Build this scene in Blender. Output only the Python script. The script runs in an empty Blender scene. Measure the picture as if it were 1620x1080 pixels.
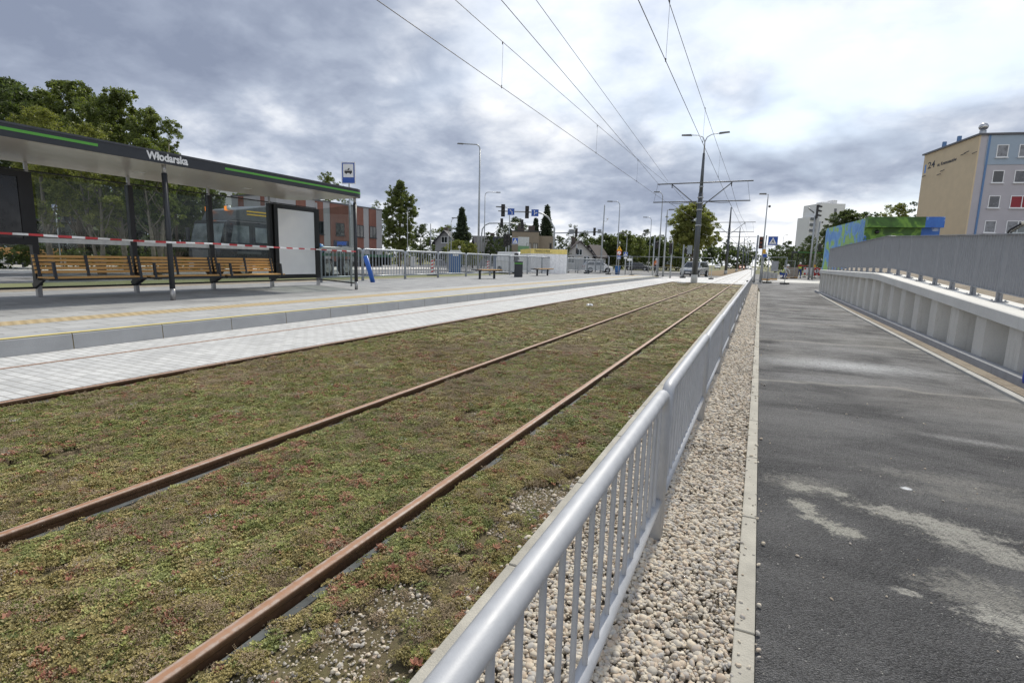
import bpy, math, random
import numpy as np
from mathutils import Vector, Matrix
R_=math.radians
sc=bpy.context.scene
C=sc.collection
# ------------------------------------------------------------------ camera
FPX=835.0; CAMH=1.35; CX,CY=810.0,540.0
_d=np.array([390.,-119.,FPX]); _d/=np.linalg.norm(_d)
_h=np.array([math.cos(R_(1.5)),math.sin(R_(1.5)),0.])
_u=np.cross(_h,_d); _u/=np.linalg.norm(_u)
if _u[1]>0: _u=-_u
_x=np.cross(_d,_u)
if _x[0]<0: _x=-_x
RW=np.array([_x,_d,_u])
cd=bpy.data.cameras.new('camera'); cam=bpy.data.objects.new('camera',cd); C.objects.link(cam)
cd.sensor_width=36; cd.lens=FPX/1620*36; cd.clip_start=0.02; cd.clip_end=5000
r,u,b=RW[:,0],-RW[:,1],-RW[:,2]
cam.matrix_world=Matrix(((r[0],u[0],b[0],0),(r[1],u[1],b[1],0),(r[2],u[2],b[2],CAMH),(0,0,0,1)))
sc.camera=cam
def ray(px,py): return RW@np.array([px-CX,py-CY,FPX])
def G(px,py,z=0.):            # point of the level z seen at a photo position
    v=ray(px,py); t=(z-CAMH)/v[2]; return Vector((v[0]*t,v[1]*t,z))
def U(px,py,f):               # point at forward distance f
    v=ray(px,py)*(f/FPX); return Vector((v[0],v[1],v[2]+CAMH))
def XP(px,X,z=0.):            # Y of the point on plane X, level z, seen at photo column px
    lo,hi=0.3,400.
    for _ in range(60):
        m=(lo+hi)/2; c=RW.T@np.array([X,m,z-CAMH])
        q=CX+FPX*c[0]/c[2] if c[2]>0.01 else -1e9
        if q<px: lo=m
        else: hi=m
    return lo
# ------------------------------------------------------------------ light
sc.view_settings.view_transform='Standard'; sc.view_settings.look='None'
sc.view_settings.gamma=1; sc.view_settings.exposure=0.42
SUN_EL,SUN_AZ=46.0,3.0        # azimuth east of +Y
sd=Vector((math.sin(R_(SUN_AZ))*math.cos(R_(SUN_EL)),math.cos(R_(SUN_AZ))*math.cos(R_(SUN_EL)),math.sin(R_(SUN_EL))))
sl=bpy.data.lights.new('sun','SUN'); sl.energy=2.7; sl.angle=R_(4.5); sl.color=(1,.94,.83)
so=bpy.data.objects.new('sun',sl); C.objects.link(so); so.rotation_euler=sd.to_track_quat('Z','Y').to_euler()
w=bpy.data.worlds.new("World"); sc.world=w; w.use_nodes=True
class NT:
    def __init__(s,t): s.t=t; s.t.nodes.clear()
    def n(s,typ,**k):
        o=s.t.nodes.new(typ)
        for a,v in k.items(): setattr(o,a,v)
        return o
    def put(s,sock,v):
        if isinstance(v,bpy.types.NodeSocket): s.t.links.new(v,sock)
        else: sock.default_value=v
    def math(s,op,a,b=0.,c=None,clamp=False):
        o=s.n('ShaderNodeMath',operation=op,use_clamp=clamp); s.put(o.inputs[0],a); s.put(o.inputs[1],b)
        if c is not None: s.put(o.inputs[2],c)
        return o.outputs[0]
    def mix(s,f,a,b,bt='MIX'):
        o=s.n('ShaderNodeMix',data_type='RGBA',blend_type=bt); s.put(o.inputs[0],f); s.put(o.inputs[6],a); s.put(o.inputs[7],b); return o.outputs[2]
    def noise(s,vec,scale,detail=4,rough=.55,dist=0.):
        o=s.n('ShaderNodeTexNoise'); s.put(o.inputs['Vector'],vec); o.inputs['Scale'].default_value=scale
        o.inputs['Detail'].default_value=detail; o.inputs['Roughness'].default_value=rough; o.inputs['Distortion'].default_value=dist; return o.outputs[0]
    def mr(s,v,a,b,c=0.,d=1.,smooth=False):
        o=s.n('ShaderNodeMapRange',interpolation_type='SMOOTHSTEP' if smooth else 'LINEAR'); s.put(o.inputs[0],v)
        for i,q in enumerate((a,b,c,d)): o.inputs[i+1].default_value=q
        return o.outputs[0]
    def ramp(s,v,stops):
        o=s.n('ShaderNodeValToRGB'); s.put(o.inputs[0],v); e=o.color_ramp.elements
        while len(e)<len(stops): e.new(.5)
        for q,(p,c) in zip(e,stops): q.position=p; q.color=(*c,1)
        return o.outputs[0]
    def vm(s,op,a,b=None):
        o=s.n('ShaderNodeVectorMath',operation=op); s.put(o.inputs[0],a)
        if b is not None: s.put(o.inputs[1],b)
        return o
def build_sky():
    t=NT(w.node_tree); out=t.n('ShaderNodeOutputWorld'); bg=t.n('ShaderNodeBackground'); bg2=t.n('ShaderNodeBackground')
    sky=t.n('ShaderNodeTexSky',sky_type='NISHITA'); sky.sun_disc=False; sky.sun_elevation=R_(SUN_EL); sky.sun_rotation=R_(SUN_AZ)
    tc=t.n('ShaderNodeTexCoord'); D=t.vm('NORMALIZE',tc.outputs['Generated']).outputs[0]
    sp=t.n('ShaderNodeSeparateXYZ'); t.put(sp.inputs[0],D)
    z=t.math('MAXIMUM',sp.outputs[2],0.0)
    den=t.math('ADD',z,0.30)
    cx=t.math('DIVIDE',sp.outputs[0],den); cy=t.math('DIVIDE',sp.outputs[1],den)
    cb=t.n('ShaderNodeCombineXYZ'); t.put(cb.inputs[0],cx); t.put(cb.inputs[1],cy); cb.inputs[2].default_value=3.7
    V=cb.outputs[0]
    n1=t.noise(V,1.15,9,.55,.2); n2=t.noise(V,3.6,8,.6,.3)
    nn=t.math('ADD',t.math('ADD',t.math('MULTIPLY',n1,.62),t.math('MULTIPLY',n2,.32)),.03)
    n4=t.noise(V,1.7,3,.55,.15); n5=t.noise(V,4.6,4,.6,.1)
    bil=t.math('ADD',t.math('MULTIPLY',t.math('ABSOLUTE',t.math('SUBTRACT',n4,.5)),.50),t.math('MULTIPLY',t.math('ABSOLUTE',t.math('SUBTRACT',n5,.5)),.22))
    nn=t.math('ADD',nn,t.math('SUBTRACT',bil,.030))
    # brightness towards the hidden sun and the right of the view
    S=Vector(ray(1290,40)).normalized()
    dt=t.vm('DOT_PRODUCT',D,tuple(S)).outputs['Value']
    b1=t.mr(dt,.45,.97,-.05,.065,True)
    S2=Vector(ray(520,290)).normalized()
    dk=t.vm('DOT_PRODUCT',D,tuple(S2)).outputs['Value']
    b2=t.mr(dk,.82,.99,0,-.035,True)
    hz=t.mr(z,.03,.13,.135,0,True)
    bk=t.mr(t.vm('DOT_PRODUCT',D,(.42,-.90,.1)).outputs['Value'],.05,.75,0,.15,True)  # brighter sky added behind the camera to fill camera-facing surfaces
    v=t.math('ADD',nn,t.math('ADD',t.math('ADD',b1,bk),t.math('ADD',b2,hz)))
    col=t.ramp(v,[(.35,(.205,.24,.325)),(.44,(.27,.31,.40)),(.505,(.35,.395,.485)),(.555,(.46,.50,.58)),(.605,(.60,.63,.685)),(.665,(.74,.76,.80)),(.74,(.90,.905,.91)),(.88,(1.5,1.5,1.5))])
    # gaps of blue on the right
    n3=t.noise(V,.9,5,.5,.2)
    gap=t.math('MULTIPLY',t.mr(n3,.50,.62,0,1,True),t.mr(dt,.70,.95,0,1,True))
    S3=Vector(ray(1500,190)).normalized(); g3=t.mr(t.vm('DOT_PRODUCT',D,tuple(S3)).outputs['Value'],.90,.985,0,1,True)
    gap=t.math('MULTIPLY',t.math('ADD',t.math('MULTIPLY',gap,.45),t.math('MULTIPLY',g3,t.mr(n3,.42,.58,0,.8,True)),clamp=True),.85)
    t.put(bg.inputs[0],col); bg.inputs[1].default_value=1.0
    t.put(bg2.inputs[0],t.mix(.55,sky.outputs[0],(6.2,6.9,7.6,1))); bg2.inputs[1].default_value=.12
    m=t.n('ShaderNodeMixShader'); t.put(m.inputs[0],gap); t.put(m.inputs[1],bg.outputs[0]); t.put(m.inputs[2],bg2.outputs[0])
    t.put(out.inputs[0],m.outputs[0])
build_sky()
# ------------------------------------------------------------------ materials
MATS={}
def base_mat(name):
    m=bpy.data.materials.new(name); m.use_nodes=True; t=NT(m.node_tree)
    out=t.n('ShaderNodeOutputMaterial'); p=t.n('ShaderNodeBsdfPrincipled'); t.put(out.inputs[0],p.outputs[0])
    tc=t.n('ShaderNodeTexCoord'); MATS[name]=m
    return m,t,p,tc.outputs['Object']
def M(name,col,rough=.65,metal=0.,var=.14,scale=6.,bump=0.,bscale=40.,coat=0.):
    if name in MATS: return MATS[name]
    m,t,p,V=base_mat(name)
    n=t.noise(V,scale,5,.6); f=t.mr(n,.3,.7,1-var,1+var)
    c=t.mix(1.,(*col,1),f,'MULTIPLY'); t.put(p.inputs['Base Color'],c)
    t.put(p.inputs['Roughness'],t.mr(n,.3,.7,max(rough-.08,.02),min(rough+.08,1)))
    p.inputs['Metallic'].default_value=metal; p.inputs['Coat Weight'].default_value=coat
    if bump:
        bn=t.n('ShaderNodeBump'); bn.inputs['Strength'].default_value=bump; bn.inputs['Distance'].default_value=.01
        t.put(bn.inputs['Height'],t.noise(V,bscale,4,.6)); t.put(p.inputs['Normal'],bn.outputs[0])
    return m
def emis(name,col,s):
    if name in MATS: return MATS[name]
    m,t,p,V=base_mat(name); p.inputs['Base Color'].default_value=(*col,1); p.inputs['Emission Color'].default_value=(*col,1); p.inputs['Emission Strength'].default_value=s
    return m
galv=M('galvanised',(.42,.44,.46),.38,.55,.12,9)
fgrey=M('fence_grey',(.42,.435,.46),.5,.05,.09,14,.05,260)
fgrey2=M('fence_galvanised',(.33,.36,.39),.45,.3,.1,7)
anth=M('anthracite',(.030,.034,.040),.42,.1,.12,4,.05)
black=M('black_frame',(.010,.010,.011),.4,0,.1)
def streaky(name,col,amt=.16,dirt=(.20,.185,.15)):
    m,t,p,V=base_mat(name); mp=t.n('ShaderNodeMapping'); t.put(mp.inputs[0],V); mp.inputs['Scale'].default_value=(5,5,.7)
    n=t.noise(mp.outputs[0],1.6,7,.68,.4); n2=t.noise(V,1.1,6,.65); sp=t.n('ShaderNodeSeparateXYZ'); t.put(sp.inputs[0],V)
    c=t.mix(1.,(*col,1),t.math('MULTIPLY',t.mr(n2,.3,.7,1-amt*.6,1+amt*.5),t.mr(t.noise(V,45,4,.6),.3,.7,.95,1.05)),'MULTIPLY')
    c=t.mix(t.mr(n,.56,.78,0,.45),c,(*dirt,1)); t.put(p.inputs['Base Color'],c); p.inputs['Roughness'].default_value=.75
    bn=t.n('ShaderNodeBump'); bn.inputs['Strength'].default_value=.2; bn.inputs['Distance'].default_value=.01; t.put(bn.inputs['Height'],n2); t.put(p.inputs['Normal'],bn.outputs[0]); return m
white=M('white_paint',(.74,.75,.76),.4,0,.05)
conc=M('concrete_cast',(.50,.50,.475),.85,0,.09,3,.25,90)
conc_w=M('concrete_white',(.64,.64,.61),.8,0,.06,2.5,.15,70)
kerbm=M('kerb_concrete',(.41,.39,.335),.9,0,.2,5,.5,120)
wood=None
green=M('lime_stripe',(.10,.36,.05),.45,0,.04)
tyre=M('tyre_rubber',(.018,.018,.019),.85,0,.2,12,.3)
rimm=M('rim_metal',(.45,.46,.47),.35,.7,.1)
yellow=M('yellow_paint',(.72,.47,.03),.5,0,.08)
red=M('red_paint',(.55,.025,.02),.5,0,.08)
blue=M('sign_blue',(.012,.075,.36),.4,0,.04)
orange=emis('orange_lamp',(1,.28,.03),.6)
steeld=M('catenary_pole_paint',(.085,.095,.105),.5,.2,.12,3)
wirem=M('copper_wire',(.07,.06,.05),.6,.5,.1)
glassd=M('dark_glass',(.02,.025,.03),.07,0,.2,2,coat=.5)
def mk_wood():
    m,t,p,V=base_mat('bench_wood')
    mp=t.n('ShaderNodeMapping'); t.put(mp.inputs[0],V); mp.inputs['Scale'].default_value=(30,1.6,30)
    n=t.noise(mp.outputs[0],1.5,6,.65,.6)
    t.put(p.inputs['Base Color'],t.ramp(n,[(.25,(.50,.26,.08)),(.5,(.68,.39,.13)),(.75,(.80,.50,.20))])); p.inputs['Roughness'].default_value=.5
    return m
wood=mk_wood()
def mk_glass():
    m=bpy.data.materials.new('shelter_glass'); m.use_nodes=True; t=NT(m.node_tree); out=t.n('ShaderNodeOutputMaterial')
    tr=t.n('ShaderNodeBsdfTransparent'); tr.inputs[0].default_value=(.84,.87,.86,1); gl=t.n('ShaderNodeBsdfGlossy'); gl.inputs['Roughness'].default_value=.02
    lw=t.n('ShaderNodeLayerWeight'); lw.inputs[0].default_value=.5; mx=t.n('ShaderNodeMixShader')
    t.put(mx.inputs[0],t.math('ADD',t.math('MULTIPLY',t.math('POWER',lw.outputs['Facing'],4.),.28),.02)); t.put(mx.inputs[1],tr.outputs[0]); t.put(mx.inputs[2],gl.outputs[0]); t.put(out.inputs[0],mx.outputs[0]); return m
glass=mk_glass()
def mk_asphalt(name,dark=.075,patches=True,dust=.5):
    m,t,p,V=base_mat(name)
    big=t.noise(V,.55,9,.66,.4); fine=t.noise(V,110,5,.8)
    mp=t.n('ShaderNodeMapping'); t.put(mp.inputs[0],V); mp.inputs['Scale'].default_value=(.8,1.7,1); streak=t.noise(mp.outputs[0],.9,9,.68,.5)
    vo=t.n('ShaderNodeTexVoronoi'); t.put(vo.inputs['Vector'],V); vo.inputs['Scale'].default_value=150
    sg=t.n('ShaderNodeSeparateColor'); t.put(sg.inputs[0],vo.outputs['Color']); g=t.math('MULTIPLY',t.mr(sg.outputs[0],0,1,.45,1.75),t.mr(vo.outputs['Distance'],.2,.75,1.2,.45))
    c=t.mix(1.,(dark,dark*1.0,dark*1.04,1),g,'MULTIPLY'); spk=t.noise(V,320,1,.5); c=t.mix(t.mr(spk,.62,.70,0,.5),c,(.32,.32,.31,1))
    sepn=t.n('ShaderNodeSeparateXYZ'); t.put(sepn.inputs[0],V)
    d1=t.mr(streak,.36,.66,0,.7,True)
    far=t.mr(sepn.outputs[1],1.5,12,.30,1.,True) if patches else 1.
    gr_=t.mr(t.noise(V,60,5,.7),.35,.65,.45,1.); c=t.mix(t.math('MULTIPLY',t.math('MULTIPLY',d1,far),gr_),c,(.41,.405,.395,1))
    d2=t.mr(big,.36,.66,0,.6,True); sx_=t.mr(sepn.outputs[0],.1,2.6,.35,1.25); c=t.mix(t.math('MULTIPLY',t.math('MULTIPLY',d2,far),sx_) if patches else t.math('MULTIPLY',d2,far),c,(.36,.36,.355,1))
    if patches:
        # spilt mortar and swept dust: stains with a place of their own on the path
        def blob(x,y,sx,sy,edge,amt,col,rot=0.,nz=9.,hard=.12):
            nonlocal c
            mp=t.n('ShaderNodeMapping'); t.put(mp.inputs[0],V)
            mp.vector_type='TEXTURE'; mp.inputs['Location'].default_value=(x,y,0); mp.inputs['Rotation'].default_value=(0,0,R_(rot)); mp.inputs['Scale'].default_value=(sx,sy,1)
            l=t.vm('LENGTH',mp.outputs[0]).outputs['Value']
            edge*=1.7; k=t.math('ADD',t.math('MULTIPLY',l,.70),t.math('MULTIPLY',t.noise(V,nz*1.6,12,.84),edge))
            c=t.mix(t.math('MULTIPLY',t.mr(k,.44+.5*edge-hard*1.6,.44+.5*edge+hard*1.9,amt,0,True),t.mr(t.noise(V,38,8,.85),.38,.52,.10,1.)),c,(*col,1))
        for (px,py,sx,sy,e,a,col,ro,nz,hd) in [
            (1262,768,.11,.13,1.5,1.,(.40,.39,.34),30,7,.09),(1272,800,.10,.15,1.5,1.,(.40,.39,.34),20,7,.09),(1300,822,.12,.07,1.6,1.,(.40,.39,.34),-10,8,.09),(1316,776,.14,.07,1.5,1.,(.40,.39,.34),-20,7,.08),(1334,838,.13,.09,1.6,1.,(.40,.39,.34),-10,7,.09),
            (1460,822,.40,.13,1.6,.95,(.38,.37,.33),-10,6,.14),(1530,850,.36,.13,1.6,.95,(.38,.37,.33),-20,6,.14),(1590,880,.34,.13,1.6,.9,(.38,.37,.33),-15,6,.13),(1600,985,.18,.15,1.8,1.,(.40,.39,.35),10,8,.1),(1425,812,.22,.10,1.6,.9,(.38,.37,.33),0,6,.12),
            (1340,578,1.1,.48,.8,.95,(.60,.61,.61),4,5,.34),(1300,600,.7,.3,1.1,.5,(.45,.45,.45),0,6,.3),(1434,771,.04,.035,.8,1.,(.9,.92,.95),0,12,.15),(1555,700,.42,.08,.9,.5,(.50,.50,.49),-6,6,.34),
            (1270,765,.30,.20,1.4,.5,(.33,.32,.29),0,10,.16),(1560,790,.5,.14,1.4,.5,(.33,.32,.29),0,5,.2),(1520,640,.9,.7,1.,.5,(.30,.29,.27),0,4,.3),(1435,935,.07,.04,1.2,1.,(.40,.39,.35),0,9,.1),(1250,560,.4,.8,1.1,.4,(.32,.31,.29),0,5,.3),(1380,540,1.,1.2,1.,.5,(.33,.325,.30),0,4,.34),(1560,940,.3,.2,1.7,.6,(.36,.35,.31),0,9,.14),(1500,760,.5,.16,1.6,.5,(.34,.33,.30),0,7,.2)]:
            q=G(px,py); blob(q.x,q.y,sx,sy,e,a,col,ro,nz,hd)
        # tyre-swept lines across the path
        for (y0,wd,a) in [(7.0,.08,.6),(10.9,.12,.5),(14.5,.25,.4),(19,.3,.4)]:
            wob=t.math('MULTIPLY',t.noise(V,.9,4,.6),.9)
            dd=t.math('ABSOLUTE',t.math('SUBTRACT',t.math('ADD',sepn.outputs[1],t.math('ADD',wob,t.math('MULTIPLY',sepn.outputs[0],-.10))),y0+.45))
            c=t.mix(t.math('MULTIPLY',t.mr(dd,0,wd*1.6,a,0,True),t.mr(streak,.35,.6,.3,1)),c,(.42,.40,.36,1))
        # chips of pale grit
        v2=t.n('ShaderNodeTexVoronoi'); t.put(v2.inputs['Vector'],V); v2.inputs['Scale'].default_value=34
        ch=t.math('MULTIPLY',t.mr(v2.outputs['Distance'],.03,.14,1,0),t.math('GREATER_THAN',t.noise(V,17,1,.5),.54))
        c=t.mix(ch,c,(.50,.49,.45,1))
    t.put(p.inputs['Base Color'],c); p.inputs['Roughness'].default_value=.93; p.inputs['Specular IOR Level'].default_value=.25
    b=t.n('ShaderNodeBump'); b.inputs['Strength'].default_value=1.; b.inputs['Distance'].default_value=.009
    t.put(b.inputs['Height'],t.math('SUBTRACT',t.math('MULTIPLY',fine,.35),vo.outputs['Distance'])); t.put(p.inputs['Normal'],b.outputs[0])
    return m
asph=mk_asphalt('path_asphalt',.066)
road_as=mk_asphalt('road_asphalt',.12,False)
def mk_brick(name,c1,c2,mortar,bw,bh,ms,rot=0.,var=.1,rough=.85,off=.5,bump=.4):
    m,t,p,V=base_mat(name)
    mp=t.n('ShaderNodeMapping'); t.put(mp.inputs[0],V); mp.inputs['Rotation'].default_value=(0,0,R_(rot))
    b=t.n('ShaderNodeTexBrick'); t.put(b.inputs['Vector'],mp.outputs[0]); b.offset=off
    b.inputs['Color1'].default_value=(*c1,1); b.inputs['Color2'].default_value=(*c2,1); b.inputs['Mortar'].default_value=(*mortar,1)
    b.inputs['Scale'].default_value=1; b.inputs['Brick Width'].default_value=bw; b.inputs['Row Height'].default_value=bh; b.inputs['Mortar Size'].default_value=ms; b.inputs['Mortar Smooth'].default_value=.3
    n=t.noise(V,2.2,6,.65,.4); n2=t.noise(V,60,3,.6)
    c=t.mix(1.,b.outputs[0],t.math('MULTIPLY',t.mr(n,.3,.7,1-var,1+var),t.mr(n2,.3,.7,.92,1.08)),'MULTIPLY')
    t.put(p.inputs['Base Color'],c); p.inputs['Roughness'].default_value=rough
    bn=t.n('ShaderNodeBump'); bn.inputs['Strength'].default_value=bump; bn.inputs['Distance'].default_value=.006
    t.put(bn.inputs['Height'],t.math('SUBTRACT',t.math('MULTIPLY',n2,.25),b.outputs[1])); t.put(p.inputs['Normal'],bn.outputs[0])
    return m
pave=mk_brick('platform_paving',(.26,.265,.27),(.33,.335,.335),(.13,.13,.125),.62,.42,.010,90,.12)
pave_l=mk_brick('platform_edge_slabs',(.38,.385,.38),(.43,.435,.43),(.17,.17,.16),.62,.42,.010,90,.1)
track_pave=mk_brick('track_paving',(.47,.475,.47),(.58,.585,.575),(.33,.325,.31),.22,.11,.009,0,.10,.8,.5,.5)
footway=mk_brick('footway_paving',(.55,.54,.51),(.62,.61,.58),(.4,.39,.37),.8,.4,.012,0,.1)
def mk_ground(name,cols,scale=.8,bump=.6):
    m,t,p,V=base_mat(name); n=t.noise(V,scale,8,.68,.5); n2=t.noise(V,scale*22,5,.7)
    v=t.math('ADD',t.math('MULTIPLY',n,.55),t.math('MULTIPLY',n2,.45))
    k=len(cols); t.put(p.inputs['Base Color'],t.ramp(v,[(.34+.32*i/(k-1),c) for i,c in enumerate(cols)])); p.inputs['Roughness'].default_value=.95
    bn=t.n('ShaderNodeBump'); bn.inputs['Strength'].default_value=bump; bn.inputs['Distance'].default_value=.02; t.put(bn.inputs['Height'],n2); t.put(p.inputs['Normal'],bn.outputs[0])
    return m
soil=mk_ground('track_soil',[(.06,.045,.028),(.12,.095,.05),(.13,.115,.05),(.18,.145,.09)],3)
dirt=mk_ground('sandy_dirt',[(.13,.10,.07),(.21,.175,.13),(.30,.255,.20),(.17,.15,.08)],1.6)
rough_gr=mk_ground('rough_grass',[(.07,.085,.025),(.12,.13,.045),(.17,.16,.075),(.21,.17,.11)],.35)
brown_gr=mk_ground('dry_sedum',[(.11,.085,.035),(.17,.115,.05),(.2,.14,.07),(.13,.12,.05)],.9)
gravel_base=mk_ground('gravel_bed',[(.16,.135,.10),(.27,.235,.18),(.36,.32,.26)],9)
# ------------------------------------------------------------------ mesh helpers
class MB:
    def __init__(s): s.v=[]; s.f=[]
    def add(s,vs,fs):
        k=len(s.v); s.v+= [tuple(q) for q in vs]; s.f+=[tuple(i+k for i in q) for q in fs]; return s
    def box(s,x0,x1,y0,y1,z0,z1):
        return s.add([(x0,y0,z0),(x1,y0,z0),(x1,y1,z0),(x0,y1,z0),(x0,y0,z1),(x1,y0,z1),(x1,y1,z1),(x0,y1,z1)],
            [(0,3,2,1),(4,5,6,7),(0,1,5,4),(1,2,6,5),(2,3,7,6),(3,0,4,7)])
    def cbox(s,c,sx,sy,sz): return s.box(c[0]-sx/2,c[0]+sx/2,c[1]-sy/2,c[1]+sy/2,c[2]-sz/2,c[2]+sz/2)
    def tube(s,pts,r,n=8,cap=True):
        pts=[Vector(p) for p in pts]; rs=r if isinstance(r,(list,tuple)) else [r]*len(pts)
        k=len(s.v); up=None
        for i,p in enumerate(pts):
            a=pts[min(i+1,len(pts)-1)]-pts[max(i-1,0)]; a.normalize()
            if up is None:
                ref=Vector((0,0,1)) if abs(a.z)<.9 else Vector((1,0,0)); x=a.cross(ref).normalized()
            else: x=(up-a*up.dot(a)).normalized()
            up=x; y=a.cross(x)
            for j in range(n):
                t=2*math.pi*j/n; s.v.append(tuple(p+(x*math.cos(t)+y*math.sin(t))*rs[i]))
        for i in range(len(pts)-1):
            for j in range(n): s.f.append((k+i*n+j,k+i*n+(j+1)%n,k+(i+1)*n+(j+1)%n,k+(i+1)*n+j))
        if cap: s.f.append(tuple(k+j for j in range(n))[::-1]); s.f.append(tuple(k+(len(pts)-1)*n+j for j in range(n)))
        return s
    def prism(s,poly,axis,a,b):   # polygon (u,v) pushed along axis 0/1/2 from a to b
        n=len(poly); mk={0:lambda q,h:(h,q[0],q[1]),1:lambda q,h:(q[0],h,q[1]),2:lambda q,h:(q[0],q[1],h)}[axis]
        return s.add([mk(q,a) for q in poly]+[mk(q,b) for q in poly],[tuple(range(n))[::-1],tuple(range(n,2*n))]+[(i,(i+1)%n,n+(i+1)%n,n+i) for i in range(n)])
    def quad(s,a,b,c,d): return s.add([a,b,c,d],[(0,1,2,3)])
    def ell(s,c,rx,ry,rz,n=10,m=6):
        vs=[];fs=[]
        for i in range(m+1):
            th=math.pi*i/m
            for j in range(n):
                ph=2*math.pi*j/n; vs.append((c[0]+rx*math.sin(th)*math.cos(ph),c[1]+ry*math.sin(th)*math.sin(ph),c[2]+rz*math.cos(th)))
        for i in range(m):
            for j in range(n): fs.append((i*n+j,(i+1)*n+j,(i+1)*n+(j+1)%n,i*n+(j+1)%n))
        return s.add(vs,fs)
    def build(s,name,mat,parent=None,smooth=False,bevel=0.):
        me=bpy.data.meshes.new(name); me.from_pydata(s.v,[],s.f); me.update()
        import bmesh
        bm=bmesh.new(); bm.from_mesh(me); bmesh.ops.recalc_face_normals(bm,faces=bm.faces); bm.to_mesh(me); bm.free()
        for m in (mat if isinstance(mat,list) else [mat]): me.materials.append(m)
        if smooth: me.polygons.foreach_set('use_smooth',[True]*len(me.polygons))
        o=bpy.data.objects.new(name,me); C.objects.link(o)
        if parent: o.parent=parent
        if bevel:
            b=o.modifiers.new('bevel','BEVEL'); b.width=bevel; b.segments=2; b.limit_method='ANGLE'
        return o
def struct(o,label=None): o['kind']='structure'; return o
def tag(o,label,cat,group=None,kind=None):
    o['label']=label; o['category']=cat
    if group: o['group']=group
    if kind: o['kind']=kind
    return o
def thing(name,label,cat,loc=(0,0,0),rz=0.,group=None):
    o=bpy.data.objects.new(name,None); C.objects.link(o); o.location=loc; o.rotation_euler=(0,0,rz); o.empty_display_size=.2
    return tag(o,label,cat,group)
def copy_tree(o,parent=None):
    c=o.copy(); C.objects.link(c); c.parent=parent
    for ch in list(o.children): copy_tree(ch,c)
    return c
def textmesh(s,size,name,mat,parent,mw,off=0.,ext=.002,sx=1.,align='LEFT'):
    cu=bpy.data.curves.new(name,'FONT'); cu.body=s; cu.size=size; cu.extrude=ext; cu.offset=off; cu.align_x=align; cu.align_y='CENTER'
    ob=bpy.data.objects.new(name+'_tmp',cu); C.objects.link(ob); bpy.context.view_layer.update()
    me=bpy.data.meshes.new_from_object(ob.evaluated_get(bpy.context.evaluated_depsgraph_get())); bpy.data.objects.remove(ob)
    me.materials.clear(); me.materials.append(mat)
    o=bpy.data.objects.new(name,me); C.objects.link(o); o.parent=parent; o.matrix_local=mw@Matrix.Diagonal((sx,1,1,1)); return o
def axes(loc,x,y):   # matrix whose local x,y point along the given vectors
    x=Vector(x).normalized(); y=Vector(y).normalized(); z=x.cross(y)
    return Matrix(((x.x,y.x,z.x,loc[0]),(x.y,y.y,z.y,loc[1]),(x.z,y.z,z.z,loc[2]),(0,0,0,1)))
def face_cam(p):     # yaw so that local -Y points back at the camera
    return math.atan2(-p[0],p[1])
# ------------------------------------------------------------------ the ground and paved surfaces
def sheet(name,poly,z,mat,thick=0.):
    mb=MB()
    if thick: mb.prism(poly,2,z-thick,z)
    else: mb.add([(x,y,z) for x,y in poly],[tuple(range(len(poly)))])
    return struct(mb.build(name,mat))
sheet('ground',[(-1500,-300),(1500,-300),(1500,2500),(-1500,2500)],-.115,rough_gr)
YE=42.6        # end of the sedum bed, start of the crossing
sheet('track_bed',[(-5.80,-3),(-.88,-3),(-.88,YE),(-5.80,YE)],-.080,soil)
# track paving: strips either side of the platform-side rails, each a real slab 0.1 thick
sheet('track_paving',[(-8.33,-3),(-7.615,-3),(-7.615,YE-.005),(-8.33,YE-.005)],.0,track_pave,.1)
sheet('track_paving',[(-7.525,-3),(-5.975,-3),(-5.975,YE-.005),(-7.525,YE-.005)],.0,track_pave,.1)
# sedum edge kerb
mb=MB()
y=-2.
while y<YE:
    mb.box(-.905,-.765,y,min(y+.99,YE),-.11,.003); y+=1.0
struct(mb.build('track_edge_kerb',kerbm,bevel=.006))
sheet('gravel_strip',[(-.765,-3),(.03,-3),(.10,31),(.12,YE+1),(-.765,YE+1)],-.03,gravel_base)
def lerp(a,b,t): return a+(b-a)*t
mb=MB(); y=-2.
while y<31:
    y1=y+.99; a=.03+.0026*max(y,0); a1=.03+.0026*max(y1,0); wd=.072
    mb.prism([(a,y),(a+wd,y),(a1+wd,y1),(a1,y1)],2,-.1,.004); y+=1.
# curve of the kerb to the left at the far end
pts=[(a1,y1)]
for k in range(1,9):
    an=k/8*1.2; pts.append((a1-.12-3.2*(1-math.cos(an)),y1+6.5*math.sin(an)))
for i in range(len(pts)-1):
    p0,p1=pts[i],pts[i+1]; mb.prism([(p0[0],p0[1]),(p0[0]+.08,p0[1]),(p1[0]+.08,p1[1]),(p1[0],p1[1])],2,-.1,.004)
struct(mb.build('path_edge_kerb',kerbm,bevel=.005))
sheet('asphalt_path',[(.098,-3),(2.66,-3),(2.68,10),(2.74,20),(2.90,30),(3.3,34),(4.6,38.5),(9,41),(9,45),(-1.0,45),(-.2,42),(.16,36),(.18,31)],-.004,asph,.08)
def kerb_line(name,pts,wd,z0,z1,mat,seg=1.0):
    mb=MB(); 
    for i in range(len(pts)-1):
        a,b=Vector(pts[i]),Vector(pts[i+1]); L=(b-a).length; n=max(1,round(L/seg)); d=(b-a)/n; nrm=Vector((d.y,-d.x)).normalized()*wd
        for k in range(n):
            p=a+d*k; q=a+d*(k+.992); mb.prism([(p.x,p.y),(p.x+nrm.x,p.y+nrm.y),(q.x+nrm.x,q.y+nrm.y),(q.x,q.y)],2,z0,z1)
    return struct(mb.build(name,mat,bevel=.006))
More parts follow.
